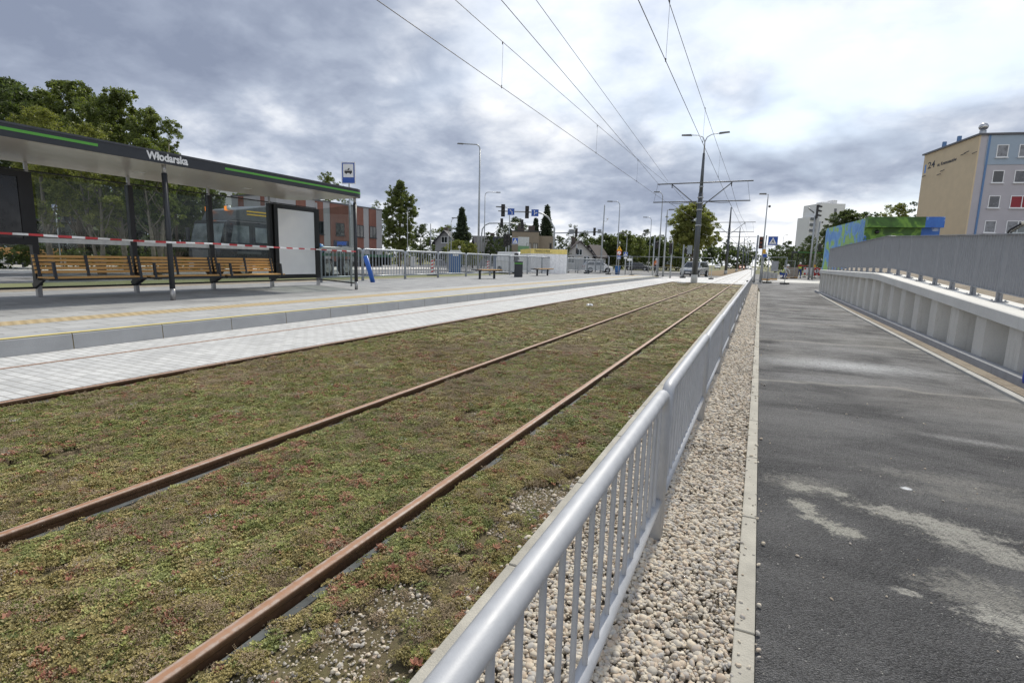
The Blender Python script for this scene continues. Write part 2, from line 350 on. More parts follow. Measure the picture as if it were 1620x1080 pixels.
kerb_line('path_right_kerb',[(2.62,-3),(2.64,10),(2.70,20),(2.86,30),(3.03,33),(3.4,35.2),(4.2,37),(5.6,38)],.085,-.1,.03,M('path_kerb_concrete',(.42,.415,.39),.88,0,.14,4,.4,110))
sheet('verge',[(2.76,-3),(2.96,-3),(2.96,34),(3.6,36),(5.5,37.6),(3.2,35),(3.02,33),(2.99,30),(2.83,20),(2.77,10)],.012,dirt)
kerb_line('wall_foot_kerb',[(2.94,-3),(2.97,34)],.145,-.1,.115,M('foot_kerb',(.30,.31,.33),.85,0,.12,5,.3,90))
# crossing street
sheet('road',[(-9.2,YE+.02),(60,YE+.02),(60,100),(-9.2,100)],-.012,road_as,.05)
sheet('crossing_paving',[(-8.33,YE),( -.6,YE),(-.6,60),(-8.33,60)],.0,mk_brick('crossing_slabs',(.56,.56,.55),(.66,.66,.65),(.34,.34,.33),1.0,2.6,.03,0,.14),.06)
sheet('road',[(-60,50),(-9.2,50),(-9.2,100),(-60,100)],-.012,road_as,.05)
sheet('crossing_paving',[(-3.9,60),(-.6,60),(-.6,420),(-3.9,420)],.0,MATS['crossing_slabs'],.06)
sheet('median',[(-9,72),(-4,72),(-4,500),(-9,500)],.0,brown_gr,.1)
sheet('footway',[(.5,52),(14,52),(14,64),(.5,64)],.004,footway,.1)
sheet('footway',[(-17.9,48),(-8.73,48),(-8.36,54),(-8.36,57),(-17.9,52)],.006,footway,.1)
# platform
PZ=.22
def platform():
    back=-16.95
    sheet('platform',[(-11.05,-3),(-11.05,48),(-17.8,48),(back,18),(back,-3)],PZ,pave,.3)
    sheet('platform_edge_band',[(-8.72,-3),(-8.72,51),(-9.78,51),(-9.78,-3)],PZ,pave_l,.3)
    sheet('platform_inner_band',[(-10.32,-3),(-10.32,50),(-11.05,48.5),(-11.05,-3)],PZ-.001,pave_l,.3)
    # tactile strip
    m,t,p,V=base_mat('tactile_yellow')
    wv=t.n('ShaderNodeTexWave',wave_type='BANDS',bands_direction='DIAGONAL'); mp=t.n('ShaderNodeMapping'); t.put(mp.inputs[0],V); mp.inputs['Scale'].default_value=(.35,1,0)
    t.put(wv.inputs['Vector'],mp.outputs[0]); wv.inputs['Scale'].default_value=4.2
    n=t.noise(V,3,5,.6)
    t.put(p.inputs['Base Color'],t.mix(t.mr(n,.3,.7,.0,.35),t.mix(t.mr(wv.outputs[1],.35,.65,0,1),(.40,.30,.155,1),(.47,.37,.21,1)),(.40,.34,.24,1))); p.inputs['Roughness'].default_value=.8
    bn=t.n('ShaderNodeBump'); bn.inputs['Distance'].default_value=.008; t.put(bn.inputs['Height'],wv.outputs[1]); t.put(p.inputs['Normal'],bn.outputs[0])
    sheet('tactile_strip',[(-9.78,-3),(-9.78,50.5),(-10.32,50),(-10.32,-3)],PZ+.003,m,.3)
    # kerb blocks with dark joints
    mb=MB(); y=3.94-6*1.197; yl=MB()
    while y<52:
        y1=y+1.185; z=PZ if y<47 else PZ*max(.12,1-(y-47)/6)
        mb.prism([(-8.33,-.1),(-8.345,z-.02),(-8.365,z),(-8.72,z),(-8.72,-.1)],1,y,y1); 
        if y<50: yl.box(-8.44,-8.352,y,y1+.012,z-.001,z+.004)
        y+=1.197
    struct(mb.build('platform_kerb',M('platform_kerb_concrete',(.36,.37,.38),.8,0,.10,2.5,.3,80)))
    yl2=M('yellow_edge_line',(.66,.55,.20),.7,0,.22,4); struct(yl.build('platform_edge_line',yl2))
    jt=MB(); y=3.94-6*1.197-.012
    while y<50: jt.prism([(-8.336,-.02),(-8.352,PZ-.02),(-8.37,PZ-.006),(-8.70,PZ-.006),(-8.70,-.02)],1,y+.001,y+.0115); y+=1.197
    struct(jt.build('kerb_joints',M('joint_sealant',(.17,.125,.03),.8,0,.3,10)))
    # far ramp end
    MB().add([(-8.33,52,.01),(-8.33,47.5,.01),(-8.33,55,.005)],[(0,1,2)])
    kerb_line('platform_back_kerb',[(-17.05,-3),(-17.05,18),(-17.9,48)],.10,-.1,PZ+.01,kerbm)
    # dirt and grass strips behind, road beyond
    sheet('verge',[(-17.07,-6),(-21.2,-6),(-21.2,20),(-19.6,48),(-17.95,48),(-17.1,18)],.02,dirt,.1)
    kerb_line('verge_kerb',[(-18.35,-4),(-18.35,22)],.12,-.05,.09,conc)
    sheet('grass_verge',[(-21.2,-8),(-25.2,-8),(-25.2,24),(-23,46),(-19.6,48),(-21.2,20)],.0,mk_ground('verge_grass',[(.10,.12,.04),(.17,.18,.08),(.24,.235,.13)],1.0),.1)
    sheet('road',[(-25.2,-10),(-40,-10),(-44,50),(-23,46),(-25.2,24)],-.012,road_as,.05)
    ln=MB()
    ln.box(-30.3,-30.1,-8,46,-.01,.0)
    y=-8
    while y<45: ln.box(-27.6,-27.45,y,y+2,-.01,.0); y+=5
    struct(ln.build('road_markings',M('road_marking',(.7,.7,.69),.7,0,.12,3)))
    sheet('footway',[(-34.2,-10),(-49,-10),(-60,60),(-36,60)],.0,footway,.06)
    sheet('road',[(-49,-10),(-75,-10),(-90,60),(-60,60)],-.01,road_as,.05)
platform()
# ------------------------------------------------------------------ rails
def rust():
    m,t,p,V=base_mat('rusty_rail')
    mp=t.n('ShaderNodeMapping'); t.put(mp.inputs[0],V); mp.inputs['Scale'].default_value=(40,1.2,12); n=t.noise(mp.outputs[0],1.2,7,.65,.3)
    g=t.n('ShaderNodeNewGeometry'); sp=t.n('ShaderNodeSeparateXYZ'); t.put(sp.inputs[0],g.outputs['Normal'])
    so_=t.n('ShaderNodeSeparateXYZ'); t.put(so_.inputs[0],V); dd=None
    for rx in (-7.570,-5.915,-3.150,-1.612):
        q=t.math('ABSOLUTE',t.math('SUBTRACT',so_.outputs[0],rx)); dd=q if dd is None else t.math('MINIMUM',dd,q)
    n3=t.noise(V,28,6,.7)
    side=t.ramp(n,[(.3,(.06,.032,.016)),(.55,(.11,.057,.028)),(.8,(.15,.085,.045))])
    top=t.ramp(n,[(.25,(.23,.13,.08)),(.45,(.31,.185,.12)),(.58,(.38,.26,.19)),(.75,(.42,.36,.31))])
    top=t.mix(t.math('MULTIPLY',t.mr(t.math('ADD',dd,t.math('MULTIPLY',n3,.012)),.012,.022,1,0,True),.75),t.mix(t.mr(n3,.42,.6,.0,.55),top,(.46,.41,.37,1)),(.34,.165,.08,1)); side=t.mix(t.mr(n3,.5,.65,0,.6),side,(.17,.10,.06,1)); t.put(p.inputs['Base Color'],t.mix(t.mr(sp.outputs[2],.4,.9,0,1),side,top)); p.inputs['Roughness'].default_value=.62; p.inputs['Metallic'].default_value=.0
    return m
rustm=rust()
RW_=.027
railpoly=[(-.034,-.030)]+[(-.034+.012*(1-math.cos(t)),-.012+.012*math.sin(t)) for t in (0,.5,1.0,1.57)]+[(.034-.012*(1-math.cos(t)),-.012+.012*math.sin(t)) for t in (1.57,1.0,.5,0)]+[(.034,-.030),(.029,-.042),(.012,-.052),(.010,-.12),(-.010,-.12),(-.012,-.052),(-.029,-.042)]
railpoly=[(u*.80,z*.80 if z>-.06 else z) for u,z in railpoly]
def rail(x,label,y1,grooved=False,zo=0.):
    mb=MB(); seg=[(-3,y1)]
    P=[(x+u,z+zo) for u,z in railpoly]
    mb.prism(P,1,-3,y1)
    o=mb.build('rail',rustm,smooth=True); o.data.set_sharp_from_angle(angle=.7); tag(o,label,'rail','tram rails'); 
    if grooved:
        g=MB(); s=1 if grooved>0 else -1
        g.box(*sorted((x+s*.036,x+s*.078)),-3,y1,-.09,-.035); gl=MB(); gl.box(*sorted((x+s*.062,x+s*.076)),-3,y1,-.035,-.004)
        g.build('groove',black,o); gl.build('guard_lip',rustm,o)
    return o
rail(-7.570,'brown grooved rail set in white paving nearest the platform',70,1,.004)
rail(-5.915,'dark rail at the edge between white paving and the planting',70,-1,.004)
rail(-3.150,'left rail of the pair running through the green planting',43.,0,.006)
rail(-1.612,'right rail in the planting, nearer to the grey fence',43.,0,.012)
rb=MB()
for x in (-3.150,-1.612):
    for s in (-1,1): rb.box(*sorted((x+s*.030,x+s*.070)),-3,YE,-.11,-.055)
rb.box(-5.875,-5.80,-3,YE,-.11,-.045)
struct(rb.build('rail_chamber_blocks',M('rubber_block',(.10,.11,.11),.8,0,.5,9)))
for x in (-3.1,-1.61): # rails set flush in the crossing
    o=MB().box(x-.04,x+.04,43.,400,-.01,.006).build('rail',M('crossing_rail',(.20,.17,.15),.5,.3,.2)); tag(o,'flush rail in the white crossing paving, '+('left' if x<-2 else 'right')+' of the two','rail','tram rails')
# ------------------------------------------------------------------ GN scatter
def scatter(name,pts,scl,rot,idx,protos,parent=None):
    me=bpy.data.meshes.new(name); n=len(pts); me.vertices.add(n); me.vertices.foreach_set('co',pts.astype(np.float32).ravel())
    a=me.attributes.new('sc','FLOAT_VECTOR','POINT'); a.data.foreach_set('vector',scl.astype(np.float32).ravel())
    a=me.attributes.new('ro','FLOAT_VECTOR','POINT'); a.data.foreach_set('vector',rot.astype(np.float32).ravel())
    a=me.attributes.new('ix','INT','POINT'); a.data.foreach_set('value',idx.astype(np.int32))
    o=bpy.data.objects.new(name,me); C.objects.link(o)
    col=bpy.data.collections.new(name+'_kinds')
    for i,p in enumerate(protos):
        p.name=f'{name}_kind_{i}'
        for q in p.users_collection: q.objects.unlink(p)
        col.objects.link(p)
    ng=bpy.data.node_groups.new(name,'GeometryNodeTree'); ng.interface.new_socket('Geometry',in_out='INPUT',socket_type='NodeSocketGeometry'); ng.interface.new_socket('Geometry',in_out='OUTPUT',socket_type='NodeSocketGeometry')
    gi=ng.nodes.new('NodeGroupInput'); go=ng.nodes.new('NodeGroupOutput'); ip=ng.nodes.new('GeometryNodeInstanceOnPoints'); ci=ng.nodes.new('GeometryNodeCollectionInfo')
    ci.inputs[0].default_value=col; ci.inputs[1].default_value=True; ci.inputs[2].default_value=True
    def na(nm,dt):
        x=ng.nodes.new('GeometryNodeInputNamedAttribute'); x.data_type=dt; x.inputs[0].default_value=nm; return x.outputs[0]
    L=ng.links.new
    L(gi.outputs[0],ip.inputs['Points']); L(ci.outputs[0],ip.inputs['Instance']); ip.inputs['Pick Instance'].default_value=True
    L(na('ix','INT'),ip.inputs['Instance Index']); e=ng.nodes.new('FunctionNodeEulerToRotation'); L(na('ro','FLOAT_VECTOR'),e.inputs[0]); L(e.outputs[0],ip.inputs['Rotation'])
    L(na('sc','FLOAT_VECTOR'),ip.inputs['Scale']); L(ip.outputs[0],go.inputs[0])
    md=o.modifiers.new('scatter','NODES'); md.node_group=ng
    return o
rng=np.random.default_rng(5)
def vnoise(x,y,cell,seed):
    g=np.random.default_rng(seed).random((256,256)); u=x/cell+1000; v=y/cell+1000; i=np.floor(u).astype(int); j=np.floor(v).astype(int); fu=u-i; fv=v-j
    fu=fu*fu*(3-2*fu); fv=fv*fv*(3-2*fv); a=g[i%256,j%256]; b=g[(i+1)%256,j%256]; c=g[i%256,(j+1)%256]; d=g[(i+1)%256,(j+1)%256]
    return (a*(1-fu)+b*fu)*(1-fv)+(c*(1-fu)+d*fu)*fv
def leafmat(name,cols,rough=.6,world_scale=None,trans=.0):
    m,t,p,V=base_mat(name); oi=t.n('ShaderNodeObjectInfo'); g=t.n('ShaderNodeNewGeometry')
    n=t.noise(g.outputs['Position'],world_scale or 1.2,4,.6)
    f=t.math('ADD',t.math('MULTIPLY',oi.outputs['Random'],.6),t.math('MULTIPLY',t.mr(n,.3,.7),.4))
    k=len(cols); t.put(p.inputs['Base Color'],t.ramp(f,[(i/(k-1),c) for i,c in enumerate(cols)])); p.inputs['Roughness'].default_value=rough
    return m
def tuft(kind,seed,mat,rad=.045,h=.034,n=60,ls=.0065):
    rr=random.Random(seed); mb=MB()
    for i in range(n):
        a=rr.random()*6.283; q=rad*math.sqrt(rr.random())*(1 if rr.random()<.85 else 1.3); top=h*(1-(q/rad)**2*.5)*(.45+.6*rr.random())
        x,y=q*math.cos(a),q*math.sin(a)
        s=ls*(.6+.8*rr.random())
        if kind=='star':
            for k in range(4):
                b=k*1.571+a; tl=.4+rr.random()*.7; c=Vector((x,y,top)); d=Vector((math.cos(b),math.sin(b),tl))*s*1.4; w_=Vector((-math.sin(b),math.cos(b),0))*s*.55
                mb.add([c,c+d*.55+w_,c+d,c+d*.55-w_],[(0,1,2,3)])
        elif kind=='stem':
            d=Vector((rr.uniform(-.6,.6),rr.uniform(-.6,.6),1))*s*4; w_=Vector((s*.14,0,0)); c=Vector((x,y,0))
            mb.add([c-w_,c+w_,c+d+w_*.6,c+d-w_*.6],[(0,1,2,3)])
            for k in range(3):
                e=c+d+Vector((rr.uniform(-1,1),rr.uniform(-1,1),rr.uniform(-.3,.3)))*s; mb.ell(e,s*.32,s*.32,s*.22,4,2)
        else:
            c=Vector((x,y,top)); mb.ell(c,s*.5,s*.5,s*.6,4,3)
            for k in range(3):
                b=rr.random()*6.28; d=Vector((math.cos(b),math.sin(b),rr.uniform(-.3,1.)))*s*1.3; w_=Vector((-math.sin(b),math.cos(b),.3))*s*.32
                mb.add([c,c+d*.6+w_,c+d,c+d*.6-w_],[(0,1,2,3)])
    return mb.build('tuft',mat)
def BARE(x,y):
    return sum(a*np.exp(-((x-cx)/sx)**2-((y-cy)/sy)**2) for (cx,cy,sx,sy,a) in ((-1.13,2.45,.10,.35,.62),(-1.15,1.95,.13,.25,.6),(-1.2,1.62,.14,.2,.7),(-1.22,1.35,.16,.2,.75),(-1.36,1.1,.15,.2,.6),(-4.2,1.9,.12,.2,.5),(-2.7,1.15,.1,.12,.5),(-1.2,3.6,.1,.3,.5)))
def sedum():
    cg=leafmat('sedum_green',[(.09,.12,.03),(.20,.22,.06),(.31,.32,.09),(.42,.41,.16)])
    cy=leafmat('sedum_olive',[(.16,.135,.05),(.32,.265,.095),(.47,.38,.15)])
    cr=leafmat('sedum_red',[(.20,.065,.045),(.34,.14,.085),(.43,.23,.13),(.25,.06,.065)])
    cb=leafmat('sedum_brown',[(.20,.145,.08),(.31,.23,.14),(.42,.33,.21)])
    cw=leafmat('sedum_white',[(.42,.40,.36),(.60,.57,.52)])
    pr=[tuft('star',1,cg,n=46),tuft('ball',2,cg),tuft('ball',3,cy),tuft('star',4,cy,n=46),tuft('ball',5,cr,n=44,rad=.035),tuft('star',6,cr,.022,.034,12,.010),tuft('stem',7,cb,.05,.05,34,.009),tuft('ball',8,cb,n=50,h=.024),tuft('stem',9,cw,.022,.05,9,.008)]
    P=[];S=[];I=[]
    for (y0,y1,den,s0) in [(.3,3.5,2900,.74),(3.5,7.5,1900,.92),(7.5,16,760,1.35),(16,YE,620,1.7)]:
        n=int((y1-y0)*4.9*den); x=rng.uniform(-5.86,-.90,n); y=rng.uniform(y0,y1,n)
        ok=np.ones(n,bool)
        for rx in (-3.15,-1.612):
            dx=np.abs(x-rx); gapn=vnoise(x,y,.28,77)*.6+vnoise(x,y,.09,78)*.4; ok&=(dx>.046); ok&=(dx>.078)|(gapn<.60)
        ok&=(x<-.925)
        bare=vnoise(x,y,.55,3)*.5+vnoise(x,y,.16,4)*.3+vnoise(x,y,.05,5)*.2
        edge=np.clip((x+1.50)/.55,0,1)*np.clip((5.5-y)/2.5,0,1)*.5+BARE(x,y)  # thinner cover towards the kerb near the camera
        ok&=rng.random(n)>np.clip((bare-.70+edge*.62)*6,0,.95)
        x=x[ok];y=y[ok];edge=edge[ok];n=len(x)
        big=vnoise(x,y,.9,11)*.5+vnoise(x,y,.3,12)*.3+vnoise(x,y,.1,13)*.2; rednoise=vnoise(x,y,.30,21)*.5+vnoise(x,y,.08,22)*.5; dry=vnoise(x,y,1.3,31)*.35+vnoise(x,y,.35,32)*.35+vnoise(x,y,.1,33)*.3
        u=rng.random(n); ix=np.where(big<.5,np.where(u<.35,0,1),np.where(u<.65,2,3)); ix=np.where(rng.random(n)<.4,rng.integers(0,4,n),ix)
        farr=np.clip((y-6)/22,0,1)
        r1=rng.random(n); ix=np.where(r1<np.clip((rednoise-.58)*2.2,.05,.5),np.where(rng.random(n)<.75,4,5),ix)
        r2=rng.random(n); ix=np.where(r2<np.clip((dry-.50)*1.8+.10+farr*.26+np.clip(edge,0,1)*.5,.10,.85),np.where(rng.random(n)<.3,6,7),ix)
        wn=vnoise(x,y,.14,41); ix=np.where((wn>.90)&(rng.random(n)<.18),8,ix); ix=np.where(rng.random(n)<.004,8,ix)
        near=np.minimum(np.abs(x+3.15),np.abs(x+1.612))<.13
        zz=-.078+.010*vnoise(x,y,.3,51)+.010*vnoise(x,y,.08,52)-np.where(near,.004,0)-edge*.008
        sv=s0*rng.uniform(.65,1.3,n)*(.8+.4*vnoise(x,y,.12,61)); zs=np.minimum(sv,1.1)*(1-.45*farr)*(.75+.5*vnoise(x,y,.16,62)); zs=np.where(near,zs*.85,zs)
        P.append(np.stack([x,y,zz],1)); S.append(np.stack([sv,sv,zs],1)); I.append(ix)
    P=np.concatenate(P);S=np.concatenate(S);I=np.concatenate(I); n=len(P); Rr=np.stack([rng.uniform(-.25,.25,n),rng.uniform(-.25,.25,n),rng.uniform(0,6.28,n)],1)
    o=scatter('sedum_ground_cover',P,S,Rr,I,pr); tag(o,'low green and reddish sedum growing between the tram rails','ground cover',kind='stuff')
sedum()
def pebbles():
    import bmesh
    pm=leafmat('pebble_stone',[(.34,.28,.20),(.54,.465,.35),(.42,.39,.34),(.64,.57,.45),(.48,.38,.28),(.40,.385,.36),(.62,.55,.44),(.78,.73,.63)],.8,20)
    protos=[]
    for k in range(9):
        bm=bmesh.new(); bmesh.ops.create_icosphere(bm,subdivisions=2 if k<6 else 1,radius=1.); rr=random.Random(k)
        sx,sy,sz=1,rr.uniform(.5,.95),rr.uniform(.38,.72); ph=[Vector((rr.uniform(-1,1),rr.uniform(-1,1),rr.uniform(-1,1))).normalized() for _ in range(5)]
        for v in bm.verts:
            c=v.co.copy(); f=1+sum((.20 if k<6 else .30)*max(0,c.dot(p))**2*s for p,s in zip(ph,(1,-1.2,1,-1,1.))); v.co=Vector((c.x*sx*f,c.y*sy*f,c.z*sz*f))
        me=bpy.data.meshes.new('p'); bm.to_mesh(me); bm.free(); me.materials.append(pm); me.polygons.foreach_set('use_smooth',[k<6]*len(me.polygons))
        o=bpy.data.objects.new('p',me); C.objects.link(o); protos.append(o)
    P=[];S=[]
    for (y0,y1,den,r0) in [(.2,4.0,8200,.0072),(4,9,4600,.0090),(9,20,1700,.014),(20,YE+1,560,.025)]:
        n=int((y1-y0)*.82*den); x=rng.uniform(-.77,.05,n); y=rng.uniform(y0,y1,n); x=np.where(x>.025+.0025*y,-.4+x,x)
        s=r0*np.exp(rng.normal(0,.42,n))*(.8+.5*vnoise(x,y,.35,71)); s=np.minimum(s,r0*2.2)
        z=-.026+rng.uniform(0,.016,n)+.010*vnoise(x,y,.3,72); P.append(np.stack([x,y,z],1)); S.append(s)
    # strays on the kerbs and path, chips in the bare patches of the planting
    n=260; y=.8+18*rng.random(n)**1.8; x=.03+.0026*y+np.abs(rng.normal(0,.05,n)); P.append(np.stack([x,y,np.full(n,.006)],1)); S.append(.0055*np.exp(rng.normal(0,.45,n)))
    n=900; x=rng.uniform(.12,2.7,n); y=.8+22*rng.random(n)**1.5; P.append(np.stack([x,y,np.full(n,.0)],1)); S.append(.0032*np.exp(rng.normal(0,.5,n)))
    n=42000; x=rng.uniform(-2.3,-.90,n); y=rng.uniform(.5,6.5,n); bare=vnoise(x,y,.55,3)*.6+vnoise(x,y,.16,4)*.4; e=BARE(x,y); k=(bare+e*.55>.66)&(rng.random(n)<.9)&(np.abs(x+1.612)>.06)
    P.append(np.stack([x[k],y[k],rng.uniform(-.085,-.068,k.sum())],1)); S.append(.0040*np.exp(rng.normal(0,.45,k.sum())))
    n=140; y=.9+7*rng.random(n); x=-.925-np.abs(rng.normal(0,.03,n)); P.append(np.stack([x,y,np.full(n,-.05)],1)); S.append(.009*np.exp(rng.normal(0,.4,n)))
    P=np.concatenate(P);S=np.concatenate(S); n=len(P); S3=np.stack([S*1.15,S*1.15,S],1); Rr=np.stack([rng.uniform(-.5,.5,n),rng.uniform(-.5,.5,n),rng.uniform(0,6.28,n)],1)
    o=scatter('pebbles',P,S3,Rr,rng.integers(0,9,n),protos); tag(o,'beige and grey rounded pebbles in the strip beside the grey fence','gravel',kind='stuff')
pebbles()
# ------------------------------------------------------------------ near grey pedestrian fence
def hoop_fence(root,p0,p1,z0,ht,r,mat,zb=.2,nb=17,rc=.10,leg='flat',barr=.009):
    p0=Vector(p0);p1=Vector(p1); d=(p1-p0); L=d.length; d.normalize(); g=.022
    a=p0+d*g; b=p1-d*g; up=Vector((0,0,1)); mb=MB(); pts=[a+up*(z0-.12)]
    T=z0+ht
    for k in range(7):
        t=k/6*math.pi/2; pts.append(a+d*(rc*(1-math.cos(t)))+up*(T-rc+rc*math.sin(t)))
    for k in range(7):
        t=math.pi/2*(1-k/6); pts.append(b-d*(rc*(1-math.cos(t)))+up*(T-rc+rc*math.sin(t)))
    pts.append(b+up*(z0-.12)); mb.tube(pts,r,12)
    fr=mb.build('frame',mat,root,True)
    lo=MB(); lo.tube([a+up*(z0+zb),b+up*(z0+zb)],r*.8,10); lo.build('lower_rail',mat,root,True)
    br=MB()
    for i in range(nb):
        q=a+d*((b-a).length*(i+1)/(nb+1)); br.tube([q+up*(z0+zb),q+up*(T-.01)],barr,7,False)
    br.build('bars',mat,root,True)
root=thing('pedestrian_fence','long light grey steel fence with vertical bars beside the gravel strip','fence',(0,0,0))
y=.325-2.25*2; n=0
while y<42.5:
    zt=.745 if y<3 else .735-.0045*(y-3); zt=max(zt,.60)
    hoop_fence(root,(-.352,y,0),(-.352,y+2.25,0),0,zt,.030 if y<20 else .03,fgrey,.19,17,.11,barr=.0085); y+=2.25
# ------------------------------------------------------------------ platform fence
for (p0,p1,nb) in [((500,0),(574,0),11)]: pass
pf=thing('platform_fence','galvanised hooped fence along the back of the platform beyond the shelter','fence')
fx=[508,574,641,693,737,775,806,834,857,879,897,914,928.6,941.8,954]
fp=[]
for i,px in enumerate(fx):
    X=-16.15-.55*min(i,8)/8*2.0; fp.append((X,XP(px,X,PZ),0))
for i in range(len(fp)-1): hoop_fence(pf,fp[i],fp[i+1],PZ,1.42,.050,fgrey2,.22,max(7,int(abs(fp[i+1][1]-fp[i][1])/.26)),.20,barr=.021)
# ------------------------------------------------------------------ tram shelter
SH=thing('tram_shelter','dark tram shelter with green roof stripes, glass back wall and white poster panel','tram shelter',(-13.6,10,PZ))
def sb(mb,name,mat,par=None,**k):   # build in world coordinates, parent under the shelter
    o=mb.build(name,mat,par or SH,**k)
    if par is None or par is SH: o.location=-Vector(SH.location)
    return o
XF,XB=-12.05,-15.35; YS,YN=-1.,14.3
def roof():
    # rounded far corners
    pl=[(XF,YS),(XF,YN-.35)]
    for k in range(1,7): t=k/6*math.pi/2; pl.append((XF-.35*(1-math.cos(t)),YN-.35+.35*math.sin(t)))
    for k in range(0,7): t=k/6*math.pi/2; pl.append((XB+.35*(1-math.sin(t)),YN-.35+.35*math.cos(t)))
    pl.append((XB,YS))
    rf=sb(MB().prism(pl,2,3.235,3.485),'roof',anth)
    inn=[(x+( -.05 if x>-13 else .05),y-.05 if y>5 else y) for x,y in pl]
    cm,t,p,V=base_mat('ceiling_panel'); p.inputs['Roughness'].default_value=.22; p.inputs['Base Color'].default_value=(.62,.58,.53,1); p.inputs['Metallic'].default_value=.1
    sb(MB().prism(inn,2,3.228,3.24),'ceiling',cm)
    for yy in (5.2,8.2,11.2): sb(MB().box(-14.0,-13.86,yy,yy+.22,3.222,3.23),'ceiling_light',white)
    for a,b_ in ((YS,6.43),(9.2,YN-.33)):
        st=MB(); st.box(XF+.0,XF+.004,a,b_,3.345,3.395)
        if b_>10:
            for k in range(6):
                t0,t1=k/6*math.pi/2,(k+1)/6*math.pi/2; R1=.354
                f=lambda t:(XF-.35+R1*math.cos(t),YN-.35+R1*math.sin(t))
                (xa,ya),(xb,yb)=f(t0),f(t1); st.add([(xa,ya,3.345),(xb,yb,3.345),(xb,yb,3.395),(xa,ya,3.395)],[(0,1,2,3)])
        sb(st,'green_stripe',green)
    sb(MB().box(XF-.0,XF+.012,YS,YN-.33,3.455,3.492),'roof_edge_trim',M('edge_trim',(.05,.055,.065),.4))
    tx=textmesh('Włodarska',.235,'stop_name',white,SH,axes((XF+.003-SH.location.x,7.36-SH.location.y,3.362-PZ),(0,1,0),(0,0,1)),.008,.002)
    W=max(v.co.x for v in tx.data.vertices); s=.90/W; tx.data.transform(Matrix.Diagonal((s,1,1,1)))
roof()
steel_foot=M('brushed_foot',(.36,.36,.36),.35,.6,.1)
FY=[7.81-6.2,7.81,14.0]; BY=[0.05,2.2,4.33,6.45,8.60,10.78,12.95,15.12-1.0]
BY=[XP(px,-15.0,.6) for px in (60,215,337,430,504)]; BY=[BY[0]-4.3,BY[0]-2.15]+BY
BY[-1]=min(BY[-1],14.1+1.0)
for y in FY:
    p=sb(MB().tube([(-12.22,y,PZ+.27),(-12.22,y,3.05)],.058,16),'post',anth,smooth=True)
    f=MB().tube([(-12.22,y,PZ),(-12.22,y,PZ+.275)],.055,16).build('post_foot',steel_foot,p,True)
    MB().tube([(-12.22,y,3.05),(-12.22,y,3.24)],.045,12).build('post_neck',steel_foot,p,True)
for y in BY:
    p=sb(MB().box(-15.07,-14.93,y-.06,y+.06,PZ+.26,3.0),'post',black)
    MB().box(-15.05,-14.95,y-.045,y+.045,PZ,PZ+.265).build('post_foot',steel_foot,p)
    MB().box(-15.03,-14.97,y-.03,y+.03,3.0,3.235).build('post_neck',steel_foot,p)
stm=M('frosted_band',(.66,.68,.68),.5)
for i in range(len(BY)-1):
    a,b_=BY[i]+.07,BY[i+1]-.07
    if i<5 and i!=1:
        g=sb(MB().box(-15.006,-14.994,a,b_,PZ+.24,3.02),'glass_pane',glass)
        MB().box(-14.992,-14.989,a,b_,1.46,1.565).build('frosted_band',stm,g)
sb(MB().box(-15.03,-14.97,BY[0],BY[-1],PZ+.19,PZ+.235),'bottom_rail',black)
sb(MB().box(-15.02,-14.98,BY[1],BY[-1],3.02,3.05),'top_rail',black)
# end wall: glass between the last back post and the last front post
sb(MB().prism([(-15.0,BY[-1]),(-12.22,14.0),(-12.22,14.03),(-15.0,BY[-1]+.03)],2,PZ+.19,PZ+.235),'bottom_rail',black)
g=sb(MB().prism([(-14.9,BY[-1]-.03),(-12.3,14.01),(-12.3,14.022),(-14.9,BY[-1]-.018)],2,PZ+.24,3.0),'glass_pane',glass)
MB().prism([(-14.88,BY[-1]-.045),(-12.3,13.995),(-12.3,13.999),(-14.88,BY[-1]-.041)],2,1.50,1.62).build('frosted_band',stm,g)
# poster cabinets
def cabinet(a,b_,z0,z1,face,nm):
    c=sb(MB().box(-15.06,-14.90,a,b_,z0,z1),'poster_cabinet',black); c['label']=nm
    MB().box(-14.899,-14.893,a+.16,b_-.16,z0+.14,z1-.14).build('poster',face,c)
    fr=MB(); w_=.155
    for q in ((a,a+w_,z0,z1),(b_-w_,b_,z0,z1),(a+w_,b_-w_,z0,z0+.13),(a+w_,b_-w_,z1-.13,z1)): fr.box(-14.9,-14.875,*q)
    fr.build('cabinet_frame',black,c)
pw,t,p,V=base_mat('blank_poster'); t.put(p.inputs['Base Color'],t.mix(t.mr(t.noise(V,2.5,4,.6),.3,.7),(.80,.80,.82,1),(.86,.86,.87,1))); p.inputs['Roughness'].default_value=.3; p.inputs['Coat Weight'].default_value=.4
cabinet(BY[-2]+.09,BY[-1]-.07,.50,3.0,pw,'black framed cabinet with a blank white poster')
cabinet(BY[1]+.09,BY[2]-.07,1.40,3.0,M('dark_poster',(.012,.013,.014),.15),'black cabinet with an empty dark face')
